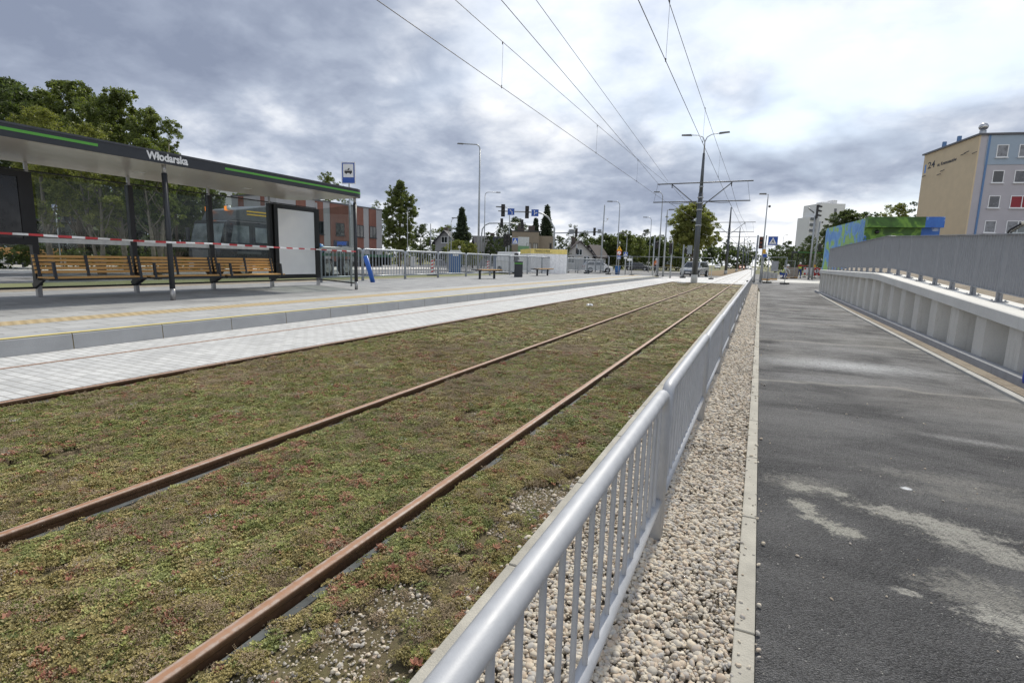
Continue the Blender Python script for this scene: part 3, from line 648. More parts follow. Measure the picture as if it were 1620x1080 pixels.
# slatted benches: each bolted to the posts
def shelter_bench(y0,y1,label,arm_r=True):
    b=thing('slatted_bench',label,'bench',(-14.6,(y0+y1)/2,PZ),0,'wooden slatted benches in the shelter'); h=(y1-y0)/2
    bk=MB()
    for k in range(5): z=.545+k*.088; xx=-.245-.02*k; bk.box(xx-.016,xx+.016,-h+.02,h-.02,z,z+.062)
    bk.build('backrest',wood,b,bevel=.006)
    st=MB()
    for k in range(5): x=-.16+k*.095; st.box(x,x+.078,-h+.02,h-.02,.44,.475)
    st.build('seat',wood,b,bevel=.006)
    fr=MB(); fr.box(.27,.315,-h+.02,h-.02,.395,.438); fr.box(-.2,-.16,-h+.02,h-.02,.395,.438)
    for yy in (-h+.09,0,h-.09): fr.box(-.2,.3,yy-.02,yy+.02,.40,.438); fr.prism([(-.225,.42),(-.195,.42),(-.29,.98),(-.32,.98)],1,yy-.03,yy+.03)
    fr.build('frame',anth,b)
    for s in ((-1,1) if arm_r else (-1,1)):
        yy=s*(h-.16); am=MB(); am.prism([(.27,.40),(.32,.40),(.27,.80),(.22,.80)],1,yy-.028,yy+.028); am.box(-.24,.26,yy-.02,yy+.02,.79,.805); am.build('armrest',anth,b)
    for s in (-1,1):
        br=MB(); br.prism([(-.36,.30),(-.30,.20),(.12,.40),(-.2,.41)],1,s*(h-.02)-.03,s*(h-.02)+.03); br.build('bracket',black,b)
    return b
bys=[XP(px,-14.6,1.15) for px in (60,217,343,437)]
shelter_bench(bys[0],bys[1]+.05,'left wooden bench in the shelter, from the dark cabinet to the first round post')
shelter_bench(bys[1]+.1,bys[2]+.03,'middle wooden bench in the shelter, behind the round front post')
shelter_bench(bys[2]+.08,bys[3]+.1,'right wooden bench in the shelter, ending at the white poster')
# red and white tape
def tape():
    pts=[(0,369),(45,371),(140,376.5),(215,381),(275,383.5),(340,385.5),(430,391),(500,394.5),(563,398)]
    W=[]
    for i,(px,py) in enumerate(pts):
        t=i/(len(pts)-1); v=ray(px,py); X=-12.14 if px<=275 else lerp(-12.14,-12.16,t)
        if 275<px<563: X=lerp(-12.14,-12.14,t)
        k=X/v[0]; W.append(Vector((X,v[1]*k,v[2]*k+CAMH)))
    first=W[0]+(W[0]-W[1])*3; W=[first]+W
    # resample, alternate colours by mesh face
    P=[]; 
    for i in range(len(W)-1):
        n=max(1,int((W[i+1]-W[i]).length/.055)); P+=[W[i].lerp(W[i+1],k/n) for k in range(n)]
    P.append(W[-1]); mb=MB(); idx=[]; hw=.021; acc=0
    vs=[];fs=[]
    for i,p in enumerate(P):
        tw=.35*math.sin(i*.13)+.2*math.sin(i*.047); o=Vector((math.sin(tw)*hw,0,math.cos(tw)*hw)); vs+= [p-o+Vector((0,0,-.004*math.sin(i*.2))),p+o]
    for i in range(len(P)-1): fs.append((2*i,2*i+2,2*i+3,2*i+1))
    mb.add(vs,fs); o=mb.build('barrier_tape',[M('tape_white',(.68,.68,.68),.4),M('tape_red',(.42,.035,.04),.5)])
    for i,pl in enumerate(o.data.polygons): pl.material_index=1 if (i//4)%2 else 0
    tag(o,'red and white striped barrier tape stretched across the tram shelter','barrier tape')
tape()
# ------------------------------------------------------------------ stop sign on its pole
def stop_sign(px,py0,py1,loc,wd,label,nm='tram_stop_sign',zb=PZ):
    b=thing(nm,label,'stop sign',(loc[0],loc[1],zb),0)
    v=ray(px,py0); k=math.hypot(loc[0],loc[1])/math.hypot(v[0],v[1]); zt=v[2]*k+CAMH; v=ray(px,py1); zl=v[2]*k+CAMH
    yaw=.35; M_=Matrix.Rotation(yaw,4,'Z')
    MB().tube([(0,.03,0),(0,.03,zt-zb-.02)],.035,10).build('pole',galv,b,True)
    h=zt-zl; z0=zl-zb
    def pn(name,x0,x1,za,zb_,y,m,par): 
        o=MB().box(x0,x1,y-.004,y,za,zb_).build(name,m,par); return o
    s=thing
    pl=MB().box(-wd/2,wd/2,-.02,0,z0,z0+h).build('sign_plate',white,b); pl.rotation_euler=(0,0,yaw)
    pn('blue_field',-wd/2+.03,wd/2-.03,z0+.03,z0+h-.03,-.021,blue,pl)
    pn('white_field',-wd/2+.07,wd/2-.07,z0+h*.30,z0+h-.07,-.026,white,pl)
    t=MB(); zc=z0+h*.56; t.box(-wd*.27,wd*.27,-.034,-.031,zc-.05,zc+.03); t.box(-wd*.24,wd*.24,-.034,-.031,zc+.05,zc+.058)
    t.prism([(-.03,zc+.06),(.03,zc+.13),(.06,zc+.1),(.02,zc+.06)],1,-.034,-.031); t.ell((-wd*.15,-.033,zc-.06),.03,.003,.03,8,4); t.ell((wd*.15,-.033,zc-.06),.03,.003,.03,8,4)
    t.build('tram_symbol',black,pl)
    return b
stop_sign(559,257,291,(-13.7,15.4),.52,'blue and white tram stop sign on a pole rising above the shelter roof')
# ------------------------------------------------------------------ platform furniture
def litter_bin(loc,yaw):
    b=thing('litter_bin','dark grey litter bin with a lime green band on the platform','litter bin',loc,yaw)
    def rr(w,d,z0,z1,nm,m):
        c=.08; pl=[(-w+c,-d),(w-c,-d),(w,-d+c),(w,d-c),(w-c,d),(-w+c,d),(-w,d-c),(-w,-d+c)]
        return MB().prism(pl,2,z0,z1).build(nm,m,b,bevel=.01)
    rr(.27,.2,.0,.86,'body',anth); rr(.273,.203,.86,.93,'green_band',green); rr(.28,.21,.93,1.02,'lid',anth)
    MB().box(-.12,.12,-.215,-.205,.945,.99).build('opening',black,b)
litter_bin(G(820,438.2,PZ),.25)
def plat_bench(pa,pb,label):
    a=G(*pa,PZ); b_=G(*pb,PZ); c=(a+b_)/2; L=(b_-a).length; yaw=math.atan2(b_.y-a.y,b_.x-a.x)
    o=thing('backless_bench',label,'bench',c,yaw,'backless benches on the platform'); h=L*.66
    st=MB()
    for k in range(6): st.box(-h*.72,h,-.26+k*.09,-.185+k*.09,.50,.54)
    st.build('seat',wood,o); MB().box(-h,-h*.72,-.26,.265,.495,.54).build('end_plate',anth,o)
    MB().box(-h*.72,h,-.24,.24,.455,.494).build('seat_frame',anth,o)
    for s in (-1,1): MB().box(s*L*.40-.03,s*L*.40+.03,-.06,.06,0,.455).build('leg',anth,o)
plat_bench((756,441.5),(784.5,440.8),'backless wooden bench on the platform, left of the litter bin')
plat_bench((847.5,436.5),(868,435.8),'backless wooden bench on the platform, right of the litter bin')
tp=G(590,446.5,PZ); tq=XP(577,-16.1,1.0)
o=MB().tube([tp,(tp.x-.1,tp.y-.35,PZ+1.12)],.10,14).build('blue_pipe',M('blue_pipe_plastic',(.03,.13,.50),.35),None,True); tag(o,'blue plastic pipe leaning against the platform fence beside the shelter','pipe')
# ------------------------------------------------------------------ retaining wall on the right
def capz(y): return .828+.0453*(y-8.9) if y<18.0 else 1.240
WL=thing('retaining_wall','pale sheet pile retaining wall with a concrete cap beside the path','retaining wall',(3.1,15,0))
def wl(mb,name,m,**k): o=mb.build(name,m,WL,**k); o.location=-Vector(WL.location); return o
def wall():
    prof=[]; y=8.8-1.2*10-.1
    while y<33.2:
        prof+=[(3.10,y),(3.10,y+.40),(3.40,y+.62),(3.40,y+.98)]; y+=1.2
    vs=[];fs=[]
    for (x,yy) in prof:
        vs+=[(x,yy,-.1),(x,yy,capz(yy)-.1)]
    for i in range(len(prof)-1): fs.append((2*i,2*i+2,2*i+3,2*i+1))
    k=len(vs); mb=MB().add(vs,fs)
    # far return
    mb.add([(3.1,33.25,-.1),(3.1,33.25,1.14),(6.5,36,-.1),(6.5,36,1.14)],[(0,2,3,1)])
    wl(mb,'sheet_piles',streaky('sheet_pile_paint',(.60,.585,.54)))
    cl=MB()
    y=8.8-1.2*10-.1
    while y<33: cl.tube([(3.40,y+.80,-.1),(3.40,y+.80,capz(y)-.1)],.022,6); y+=1.2
    wl(cl,'pile_clutches',MATS['sheet_pile_paint'],smooth=True)
    cp=MB(); ys=[-3,0,3,6,8.9,11,13,15,16.5,17.6,18.4,20,24,28,33.3]
    for i in range(len(ys)-1):
        a,b_=ys[i],ys[i+1]; za,zb=capz(a),capz(b_); hh=.17
        x0,x1=3.03,3.62
        cp.add([(x0,a,za-hh),(x1,a,za-hh),(x1,a,za),(x0+.015,a,za),(x0,a,za-.015),(x0,b_,zb-hh),(x1,b_,zb-hh),(x1,b_,zb),(x0+.015,b_,zb),(x0,b_,zb-.015)],
               [(0,5,9,4),(4,9,8,3),(3,8,7,2),(2,7,6,1),(1,6,5,0)]+([(0,1,2,3,4)] if i==0 else [])+([(9,8,7,6,5)] if i==len(ys)-2 else []))
    wl(cp,'concrete_cap',streaky('cap_concrete',(.66,.655,.62),.12,(.36,.34,.30)))
wall()
RL=thing('wall_railing','tall grey steel railing of flat bars standing on the wall cap','railing',(3.4,15,1.))
def rl(mb,name,m,par=None,**k):
    o=mb.build(name,m,par or RL,**k)
    if par is None: o.location=-Vector(RL.location)
    return o
flat=M('railing_grey',(.29,.305,.33),.42,.1,.06,5)
def railing():
    y0=10.532-1.12*10; ys=[y0+1.12*i for i in range(31)]
    tz=lambda y: 1.90+.0453*(y-10.04) if y<18.9 else 2.32+.0022*(y-18.9)
    X=3.40
    for i,y in enumerate(ys):
        if y>33.2: break
        p=rl(MB().box(X-.042,X+.042,y-.010,y+.010,capz(y)+.012,tz(y)+.002),'post',flat)
        MB().box(X-.09,X+.09,y-.10,y+.10,capz(y)+.0,capz(y)+.014).build('base_plate',flat,p)
        gp=MB(); gp.prism([(y-.07,capz(y)+.014),(y+.07,capz(y)+.014),(y+.012,capz(y)+.13),(y-.012,capz(y)+.13)],0,X-.006,X+.006); gp.build('gusset',flat,p)
        bl=MB()
        for sx in (-.06,.06):
            for sy in (-.07,.07): bl.tube([(X+sx,y+sy,capz(y)+.012),(X+sx,y+sy,capz(y)+.035)],.012,6)
        bl.build('bolts',galv,p)
        if i+1<len(ys) and ys[i+1]<33.3:
            b_=ys[i+1]; inf=MB(); n=8
            for k in range(1,n+1):
                yy=y+.03+(b_-y-.06)*k/(n+1); inf.box(X-.024,X+.024,yy-.009,yy+.009,capz(yy)+.16,tz(yy)-.005)
            def slab(z,w_,h): inf.add([(X-w_,y,z(y)),(X+w_,y,z(y)),(X+w_,b_,z(b_)),(X-w_,b_,z(b_)),(X-w_,y,z(y)+h),(X+w_,y,z(y)+h),(X+w_,b_,z(b_)+h),(X-w_,b_,z(b_)+h)],[(0,3,2,1),(4,5,6,7),(0,1,5,4),(1,2,6,5),(2,3,7,6),(3,0,4,7)])
            slab(lambda q:capz(q)+.145,.028,.015); rl(inf,'infill_panel',flat)
    hr=MB(); Y=[ys[0],6,10,14,18,18.9,24,33.25]
    for i in range(len(Y)-1):
        a,b_=Y[i],Y[i+1]; hr.add([(X-.035,a,tz(a)),(X+.035,a,tz(a)),(X+.035,b_,tz(b_)),(X-.035,b_,tz(b_)),(X-.035,a,tz(a)+.014),(X+.035,a,tz(a)+.014),(X+.035,b_,tz(b_)+.014),(X-.035,b_,tz(b_)+.014)],[(0,3,2,1),(4,5,6,7),(0,1,5,4),(1,2,6,5),(2,3,7,6),(3,0,4,7)])
    rl(hr,'handrail',M('handrail_grey',(.30,.31,.33),.45,.2,.06))
railing()
# raised ground behind the wall
mb=MB(); ys=[-3,2,6,9,12,15,18,25,33.2]
for i in range(len(ys)-1):
    a,b_=ys[i],ys[i+1]; mb.add([(3.6,a,capz(a)-.07),(6.2,a,1.45),(6.2,b_,1.45),(3.6,b_,capz(b_)-.07),(60,a,1.6),(60,b_,1.6)],[(0,1,2,3),(1,4,5,2)])
mb.add([(3.6,33.2,1.17),(6.2,33.2,1.45),(60,33.2,1.6),(60,95,1.6),(8.5,95,1.45),(6.5,60,1.45),(6.1,45,1.45)],[(0,1,2,3,4,5,6)])
struct(mb.build('embankment',dirt))
# blue barrel by the wall foot
bb=G(1621,606,.12); o=MB().tube([(bb.x+.06,bb.y,.12),(bb.x+.06,bb.y,.16),(bb.x+.06,bb.y,.45)],[.08,.085,.08],16).build('blue_bucket',M('blue_bucket_plastic',(.02,.05,.35),.4),None,True); tag(o,'dark blue bucket on the wall foot kerb at the right edge','bucket')
#@@PART3
# ------------------------------------------------------------------ trees
def leaf_mat(name,a,b_,c):
    m,t,p,V=base_mat(name); at=t.n('ShaderNodeAttribute',attribute_name='tint'); oi=t.n('ShaderNodeObjectInfo')
    t.put(p.inputs['Base Color'],t.ramp(at.outputs['Fac'],[(0,a),(.5,b_),(1,c)])); p.inputs['Roughness'].default_value=.5
    tr=t.n('ShaderNodeBsdfTranslucent'); t.put(tr.inputs[0],t.mix(1.,t.ramp(at.outputs['Fac'],[(0,a),(.5,b_),(1,c)]),(1.3,1.4,.7,1),'MULTIPLY'))
    mx=t.n('ShaderNodeMixShader'); mx.inputs[0].default_value=.45; out=[n for n in t.t.nodes if n.type=='OUTPUT_MATERIAL'][0]
    t.put(mx.inputs[1],p.outputs[0]); t.put(mx.inputs[2],tr.outputs[0]); t.put(out.inputs[0],mx.outputs[0]); return m
LM={'mid':leaf_mat('leaf_mid',(.07,.09,.028),(.125,.155,.045),(.21,.235,.075)),
    'yellow':leaf_mat('leaf_yellow',(.11,.125,.034),(.20,.215,.06),(.31,.31,.10)),
    'dark':leaf_mat('leaf_dark',(.038,.055,.026),(.068,.092,.038),(.11,.138,.056)),
    'deep':leaf_mat('leaf_deep',(.045,.065,.024),(.080,.108,.038),(.135,.165,.056)),
    'conifer':leaf_mat('leaf_conifer',(.028,.042,.026),(.048,.068,.038),(.08,.10,.055))}
bark=M('bark',(.12,.095,.07),.9,0,.3,8,.8,30); bark_l=M('bark_pale',(.20,.175,.14),.9,0,.3,8,.8,30)
def leaves(cent,rad,tint,nper,size,seed,flat=.6):
    """leaf quads round clump centres (numpy)"""
    g=np.random.default_rng(seed); n=len(cent)*nper
    c=np.repeat(cent,nper,0); r=np.repeat(rad,nper); tt=np.repeat(tint,nper)
    d=g.normal(size=(n,3)); d/=np.linalg.norm(d,axis=1)[:,None]; rr=r*g.random(n)**.45
    p=c+d*rr[:,None]*np.array([1,1,flat+.15])
    a=g.normal(size=(n,3)); a/=np.linalg.norm(a,axis=1)[:,None]; b_=np.cross(a,g.normal(size=(n,3))); b_/=np.linalg.norm(b_,axis=1)[:,None]
    s=size*g.uniform(.6,1.35,n)[:,None]
    V=np.stack([p-a*s,p+b_*s*.55,p+a*s,p-b_*s*.55],1).reshape(-1,3)
    t4=np.repeat(np.clip(tt+g.normal(0,.16,n),0,1),4)
    return V,t4
def leafobj(name,V,T,mat,parent):
    me=bpy.data.meshes.new(name); n=len(V)//4
    me.vertices.add(len(V)); me.vertices.foreach_set('co',V.astype(np.float32).ravel()); me.loops.add(4*n); me.loops.foreach_set('vertex_index',np.arange(4*n,dtype=np.int32))
    me.polygons.add(n); me.polygons.foreach_set('loop_start',np.arange(0,4*n,4,dtype=np.int32)); me.polygons.foreach_set('loop_total',np.full(n,4,dtype=np.int32)); me.update()
    a=me.attributes.new('tint','FLOAT','POINT'); a.data.foreach_set('value',T.astype(np.float32)); me.materials.append(mat)
    o=bpy.data.objects.new(name,me); C.objects.link(o); o.parent=parent; return o
def tree(base,H,W,label,kind='mid',seed=0,trunk=.28,dens=1.,group='trees around the crossing',stems=1,leaf=None,bk=None,Wd=None,name='tree',lumps=11):
    """base point, total height, crown width; trunk = share of height bare"""
    g=np.random.default_rng(seed); rr=random.Random(seed)
    t=thing(name,label,'tree',base,0,group); cz0=H*trunk; ch=H-cz0; Wd=Wd or W
    # lobes
    lob=[(0,0,cz0+ch*.50,W*.27)]; nl=lumps*2; rx,ry,rz=W/2,Wd/2,ch/2
    for i in range(nl):
        zf=-1+2*(i+.5)/nl; a=i*2.4+rr.random()*.8; c_=math.sqrt(max(0,1-zf*zf)); q=rr.uniform(.58,.92) if rr.random()<.8 else rr.uniform(.9,1.08); sh=1.0 if zf<.0 else 1-.12*zf
        lob.append((rx*c_*q*sh*math.cos(a)*.82,ry*c_*q*sh*math.sin(a)*.82,cz0+ch/2+rz*zf*.84*(q*.5+.5),rx*rr.uniform(.20,.36)))
    lob.append((rr.uniform(-.14,.14)*W,0,H-W*.11,W*.11)); lob.append((rr.uniform(-.25,.25)*W,0,H-W*.17,W*.12))
    cen=[];rad=[];ti=[]
    per=int(15*dens)
    for li,(x,y,z,r) in enumerate(lob):
        k_=per*3 if li==0 else per; d=g.normal(size=(k_,3)); d/=np.linalg.norm(d,axis=1)[:,None]; k=g.random(k_)**.33*r; lt=g.normal(0,.10)
        c=np.array([x,y,z])+d*k[:,None]*np.array([1,1,.8*(rz/rx if li==0 else 1)]); cen.append(c); rad.append(g.uniform(.05,.13,k_)*W*.5); ti.append(np.clip(g.normal(.5+lt,.20,k_),0,1))
    for _ in range(int(46*dens)):
        l=lob[rr.randrange(1,len(lob))]; d=g.normal(size=3); d/=np.linalg.norm(d); d[2]=abs(d[2])*.7; e_=rr.uniform(1.0,1.35); cen.append(np.array([[l[0],l[1],l[2]]])+d*l[3]*e_); rad.append(np.array([W*rr.uniform(.012,.03)])); ti.append(np.array([.6]))
    cen=np.concatenate(cen);rad=np.concatenate(rad);ti=np.concatenate(ti)
    s=leaf or max(.045,W*.0125); nper=int(max(16,min(80,46*dens)))
    keep=cen[:,2]>cz0*.8; V,T=leaves(cen[keep],rad[keep],ti[keep],nper,s,seed); leafobj('crown',V,T,LM[kind],t)
    mb=MB(); tr=H*.016*(1 if stems==1 else .7)
    for k in range(stems):
        a=k*2.2+seed; ox=0 if stems==1 else .12*math.cos(a)*H*.06; lean=(.03 if stems==1 else .13)*H
        p0=Vector((ox,0 if stems==1 else .1*math.sin(a),-.1)); p3=Vector((lean*math.cos(a),lean*math.sin(a)*.6,H*.78)); mid=p0.lerp(p3,.4)+Vector((rr.uniform(-.1,.1),0,0)); 
        mb.tube([p0,p0.lerp(mid,.5),mid,p0.lerp(p3,.75),p3],[tr*1.25,tr,tr*.8,tr*.5,tr*.15],8)
        for (x,y,z,r) in lob[k::stems][:7]:
            zt=max(cz0*.75,z-ch*.3); f=min(.9,(zt+.1)/(H*.78+.1)); s0=p0.lerp(p3,f); e=Vector((x,y,z)); mb.tube([s0,s0.lerp(e,.5)+Vector((0,0,-.03*H)),e],[tr*.45,tr*.3,tr*.08],6)
    mb.build('trunk',bk or bark,t,True); return t
def conifer(base,H,W,label,seed=0,group='conifers behind the crossing',kind='conifer'):
    g=np.random.default_rng(seed); t=thing('conifer',label,'tree',base,0,group); cen=[];rad=[];ti=[]; mb=MB(); mb.tube([(0,0,-.1),(0,0,H*.5),(0,0,H*.98)],[H*.02,H*.013,.02],8)
    nt=24
    for i in range(nt):
        f=i/(nt-1); z=H*(.10+.86*f); R1=W/2*(1-f)**.9*g.uniform(.6,1.25)+.03*W; nb=max(6,int(15*(1-f)+5))
        for k in range(nb):
            a=k*6.283/nb+i*.7+g.uniform(-.25,.25); L=R1*g.uniform(.7,1.15)
            for q in np.linspace(.15,1,6):
                cen.append([L*q*math.cos(a),L*q*math.sin(a),z-.22*L*q+.07*L*q*q]); rad.append(max(.03*W,.10*W*(1.2-q*.7))); ti.append(.3+.4*q)
            mb.tube([(0,0,z),(L*math.cos(a)*.9,L*math.sin(a)*.9,z-.16*L)],[.012*W,.003*W],4,False)
    cen.append([0,0,H]); rad.append(.02*W); ti.append(.5)
    V,T=leaves(np.array(cen),np.array(rad),np.array(ti),16,W*.026,seed,.8); leafobj('crown',V,T,LM[kind],t); mb.build('trunk',bark,t,True); return t
def tree_at(px,ytop,wpx,f,label,kind='mid',seed=0,**k):
    p=U(px,ytop,f); H=p.z; W=wpx/FPX*f
    if kind=='conifer' and not k.get('round'): return conifer((p.x,p.y,0),H,W,label,seed)
    k.pop('round',None); return tree((p.x,p.y,0),H,W,label,kind,seed,**k)
def mass(name,pts,kind,label,dens,leafs,seed,hts,thick=2.,cat='woodland',stuff=True,tmul=1.):
    """a hedge or far wood along a line of (x,y) with heights"""
    g=np.random.default_rng(seed); cen=[];rad=[];ti=[]
    for i in range(len(pts)-1):
        a=np.array(pts[i]);b_=np.array(pts[i+1]); L=np.linalg.norm(b_-a); n=int(L*dens)
        for k in range(n):
            u_=g.random(); q=a+(b_-a)*u_; h=hts[i]+(hts[i+1]-hts[i])*u_; bump=.78+.22*math.sin(u_*L*.9+i)+.10*g.normal(); zz=g.random()**.7*h*max(.4,bump)
            r=g.uniform(.3,1.)*leafs*5; cen.append([q[0]+g.normal()*thick*.5,q[1]+g.normal()*thick*.5,zz]); rad.append(r); ti.append(g.uniform(.2,.8))
    V,T=leaves(np.array(cen),np.array(rad),np.array(ti),26,leafs,seed); me=leafobj(name,V,T,LM[kind],None); tag(me,label,cat,None,'stuff' if stuff else None); return me
for (a_,b_,f0,f1,h0,h1,kd,sd_,lb) in ((606,700,92,100,4.6,4.2,'mid',71,'green thicket between the tall broad tree and the gabled house'),(690,815,108,108,4.4,4.6,'dark',72,'dark thicket behind the blue portable toilet and the lamp posts'),(860,905,104,108,5.2,4.8,'dark',73,'dark thicket left of the gabled white house'),(942,1085,118,124,6.6,6.0,'deep',74,'dense trees along the far side of the crossing behind the warning sign'),(1222,1330,120,112,5.6,6.4,'dark',75,'dark thicket behind the workers and the red and white barriers')):
    p0,p1=U(a_,400,f0),U(b_,400,f1); mass('thicket',[(p0.x,p0.y),(p1.x,p1.y)],kd,lb,14,.17,sd_,[h0,h1],2.5,'thicket')
# big trees behind the shelter
bt='tall trees behind the tram shelter'
tree_at(20,118,190,38,'dark green tree at the left edge of the photo behind the shelter','deep',1,group=bt,dens=1.6,trunk=.2,lumps=14)
tree_at(102,122,150,34,'tall tree above the left green stripe of the shelter roof','mid',2,group=bt,dens=1.6,trunk=.2,lumps=13)
tree_at(178,138,150,32,'tall pointed tree above the gap between the two green roof stripes','mid',3,group=bt,dens=1.6,trunk=.2,stems=2,lumps=13,bk=bark_l)
tree_at(243,168,112,30,'tree above the stop name, nearest to the open sky','mid',4,group=bt,dens=1.6,trunk=.2,stems=3,lumps=12,bk=bark_l)
tree_at(55,165,120,27,'lower yellowish tree just above the left end of the shelter roof','yellow',5,group=bt,dens=1.2,trunk=.25,bk=bark_l)
tree_at(140,192,130,27,'low yellowish tree seen through the wide glass pane of the shelter','yellow',6,group=bt,dens=1.2,trunk=.25,stems=3,bk=bark_l)
tree_at(232,215,95,24,'olive tree with several pale stems beside the round shelter post','mid',7,group=bt,dens=1.1,trunk=.35,stems=4,bk=bark_l)
tree_at(268,232,70,36,'green tree between the round shelter post and the lorry cab','deep',88,group=bt,dens=1.3,trunk=.08)
tree_at(315,262,95,38,'green tree behind the cab of the dark lorry','deep',8,group=bt,dens=1.3,trunk=.15)
tree_at(398,290,80,62,'small tree above the roof of the brick striped building, left part','mid',9,dens=.9)
mass('far_wood',[(-64,-8),(-58,14),(-54,27),(-53,37)],'dark','dark dense undergrowth behind the trees across the road',34,.30,31,[11,11,8.5,7.5],3)
mass('hedge',[(-46,2),(-40,22),(-37,32)],'deep','low green shrubs below the trees across the road',9,.13,32,[1.7,1.6,1.3],1.)
tree_at(522,270,66,75,'thin topped tree behind the roof of the brick striped building','mid',10,trunk=.3,dens=.9,lumps=8)
tree_at(590,316,50,72,'sparse young tree at the right end of the brick striped building','mid',11,trunk=.3,dens=.6,lumps=6)
tree_at(631,284,62,70,'tall broad tree just right of the brick striped building','mid',12,trunk=.08,dens=1.9,lumps=18)
tree_at(600,345,40,74,'dark lower tree between the brick striped building and the tall broad tree','deep',13,trunk=.05)
tree_at(665,352,50,86,'small rounded tree right of the tall broad tree','deep',14,trunk=.05)
tree_at(706,355,58,100,'bright green tree behind the small gabled house','mid',15,trunk=.1)
tree_at(731,328,46,88,'pointed dark conifer standing left of the traffic signals','conifer',16)
tree_at(728,378,60,84,'broad dark conifer below the pointed one','dark',17,trunk=.05,dens=1.2)
tree_at(724,379,46,74,'light green weeping shrub behind the blue portable toilet','yellow',18,trunk=.03,dens=1.)
tree_at(748,383,36,74,'light green rounded shrub right of the blue portable toilet','yellow',19,trunk=.03)
tree_at(776,366,26,80,'narrow dark evergreen left of the flat roofed building','dark',20,trunk=.03)
tree_at(793,376,38,78,'dark evergreen bush left of the flat roofed building','dark',21,trunk=.03)
tree_at(866,324,42,100,'tall pointed spruce behind the flat roofed building','conifer',22)
tree_at(848,345,38,98,'shorter spruce beside the tall pointed one','conifer',23)
tree_at(818,342,44,104,'dark pine rising above the flat roofed building','dark',24,trunk=.4)
tree_at(796,352,34,106,'dark rounded pine left of the flat roofed building','dark',25,trunk=.35)
tree_at(888,372,34,92,'dark evergreen between the flat roofed building and the gabled white house','dark',26,trunk=.03)
tree_at(906,354,26,118,'slim dark poplar behind the gabled white house','dark',27,trunk=.1)
tree_at(925,364,40,120,'grey green tree behind the chimney of the gabled white house','deep',28,trunk=.1)
tree_at(945,375,46,122,'pale green tree right of the grey signal pole','mid',29,trunk=.05)
ft='rounded trees along the far side of the crossing'
for i,(px,yt,wp,f,kd,lb) in enumerate([(962,368,40,105,'deep','rounded dark tree behind the warning sign'),(985,366,44,104,'mid','olive rounded tree right of the warning sign'),(1006,370,36,108,'mid','olive rounded tree above the dark parked car'),(1022,362,18,120,'dark','slim poplar rising above the far trees'),
    (1040,372,40,112,'deep','dark rounded tree behind the green bus'),(1062,380,40,118,'deep','dark tree left of the large roadside tree'),(1076,390,26,110,'mid','small olive tree under the left side of the large roadside tree')]):
    tree_at(px,yt,wp*1.3,f,lb,kd,40+i,group=ft,trunk=.03,dens=1.4)
tree_at(1101,318,88,76,'large light green roadside tree behind the nearest catenary pole','yellow',60,group='tree',trunk=.27,dens=1.5,lumps=17)
mass('far_wood',[(-70,230),(-30,260),(-2,300)],'dark','distant dark line of trees beyond the crossing',2.2,.8,33,[13,12,11],6)
mass('far_wood',[(5,300),(40,260)],'dark','distant dark trees right of the tram line',2.2,.8,34,[10,12],6)
mass('hedge',[(-60,98),(-40,104),(-20,112)],'mid','clipped green hedge across the road behind the white hatchback',9,.12,35,[1.9,1.9,1.7],.8)
rt='trees right of the path'
tree_at(1248,380,34,110,'dark tree behind the worker in the yellow vest','dark',61,group=rt,trunk=.08)
tree_at(1230,386,22,120,'small dark tree left of the worker in the yellow vest','dark',62,group=rt,trunk=.08)
tree_at(1281,372,38,104,'reddish green tree in front of the white tower block','deep',63,group=rt,trunk=.1)
tree_at(1340,330,72,72,'broad dark green tree left of the painted kiosk','deep',64,group=rt,trunk=.1,dens=1.7,lumps=15)
tree_at(1374,334,60,82,'dark green tree behind the roof of the painted kiosk','deep',65,group=rt,trunk=.1,dens=1.3)
tree_at(1318,352,42,76,'dark tree in front of the tower block, left of the broad one','deep',66,group=rt,trunk=.1,dens=1.2)
tree_at(1418,320,60,84,'light twiggy tree left of the tan gable wall','yellow',67,group=rt,trunk=.15,dens=1.3,lumps=13)
tree_at(1444,318,30,90,'dark tree half hidden by the tan gable wall','deep',68,group=rt,trunk=.2)
tree_at(1325,398,36,70,'light green shrub behind the end of the wall','yellow',69,group=rt,trunk=.03)
# ------------------------------------------------------------------ buildings
def local_box(b,name,m,x0,x1,y0,y1,z0,z1,par=None): return MB().box(x0,x1,y0,y1,z0,z1).build(name,m,par or b)
def win(b,x,z,w_,h,y,face='y',fm=white,gm=glassd,mull=1,sill=True,out=-1):
    """a window on a wall; face 'y': wall normal along y (sign out) at y; 'x': along x"""
    fr=MB(); t=.07; e=.05*out
    def bx(mb,a0,a1,z0,z1,d0,d1):
        lo,hi=min(d0,d1),max(d0,d1)
        mb.box(a0,a1,y+lo,y+hi,z0,z1) if face=='y' else mb.box(y+lo,y+hi,a0,a1,z0,z1)
    for q in ((x-w_/2,x+w_/2,z,z+t),(x-w_/2,x+w_/2,z+h-t,z+h),(x-w_/2,x-w_/2+t,z+t,z+h-t),(x+w_/2-t,x+w_/2,z+t,z+h-t)): bx(fr,*q,.0,e)
    for k in range(1,mull+1): xx=x-w_/2+w_*k/(mull+1); bx(fr,xx-t/2,xx+t/2,z+t,z+h-t,0,e)
    if sill: bx(fr,x-w_/2-.06,x+w_/2+.06,z-.07,z-.001,0,e*3)
    f=fr.build('window',fm,b); p=MB(); bx(p,x-w_/2+t*.5,x+w_/2-t*.5,z+t*.5,z+h-t*.5,.0,e*.35); p.build('pane',gm,f); return f
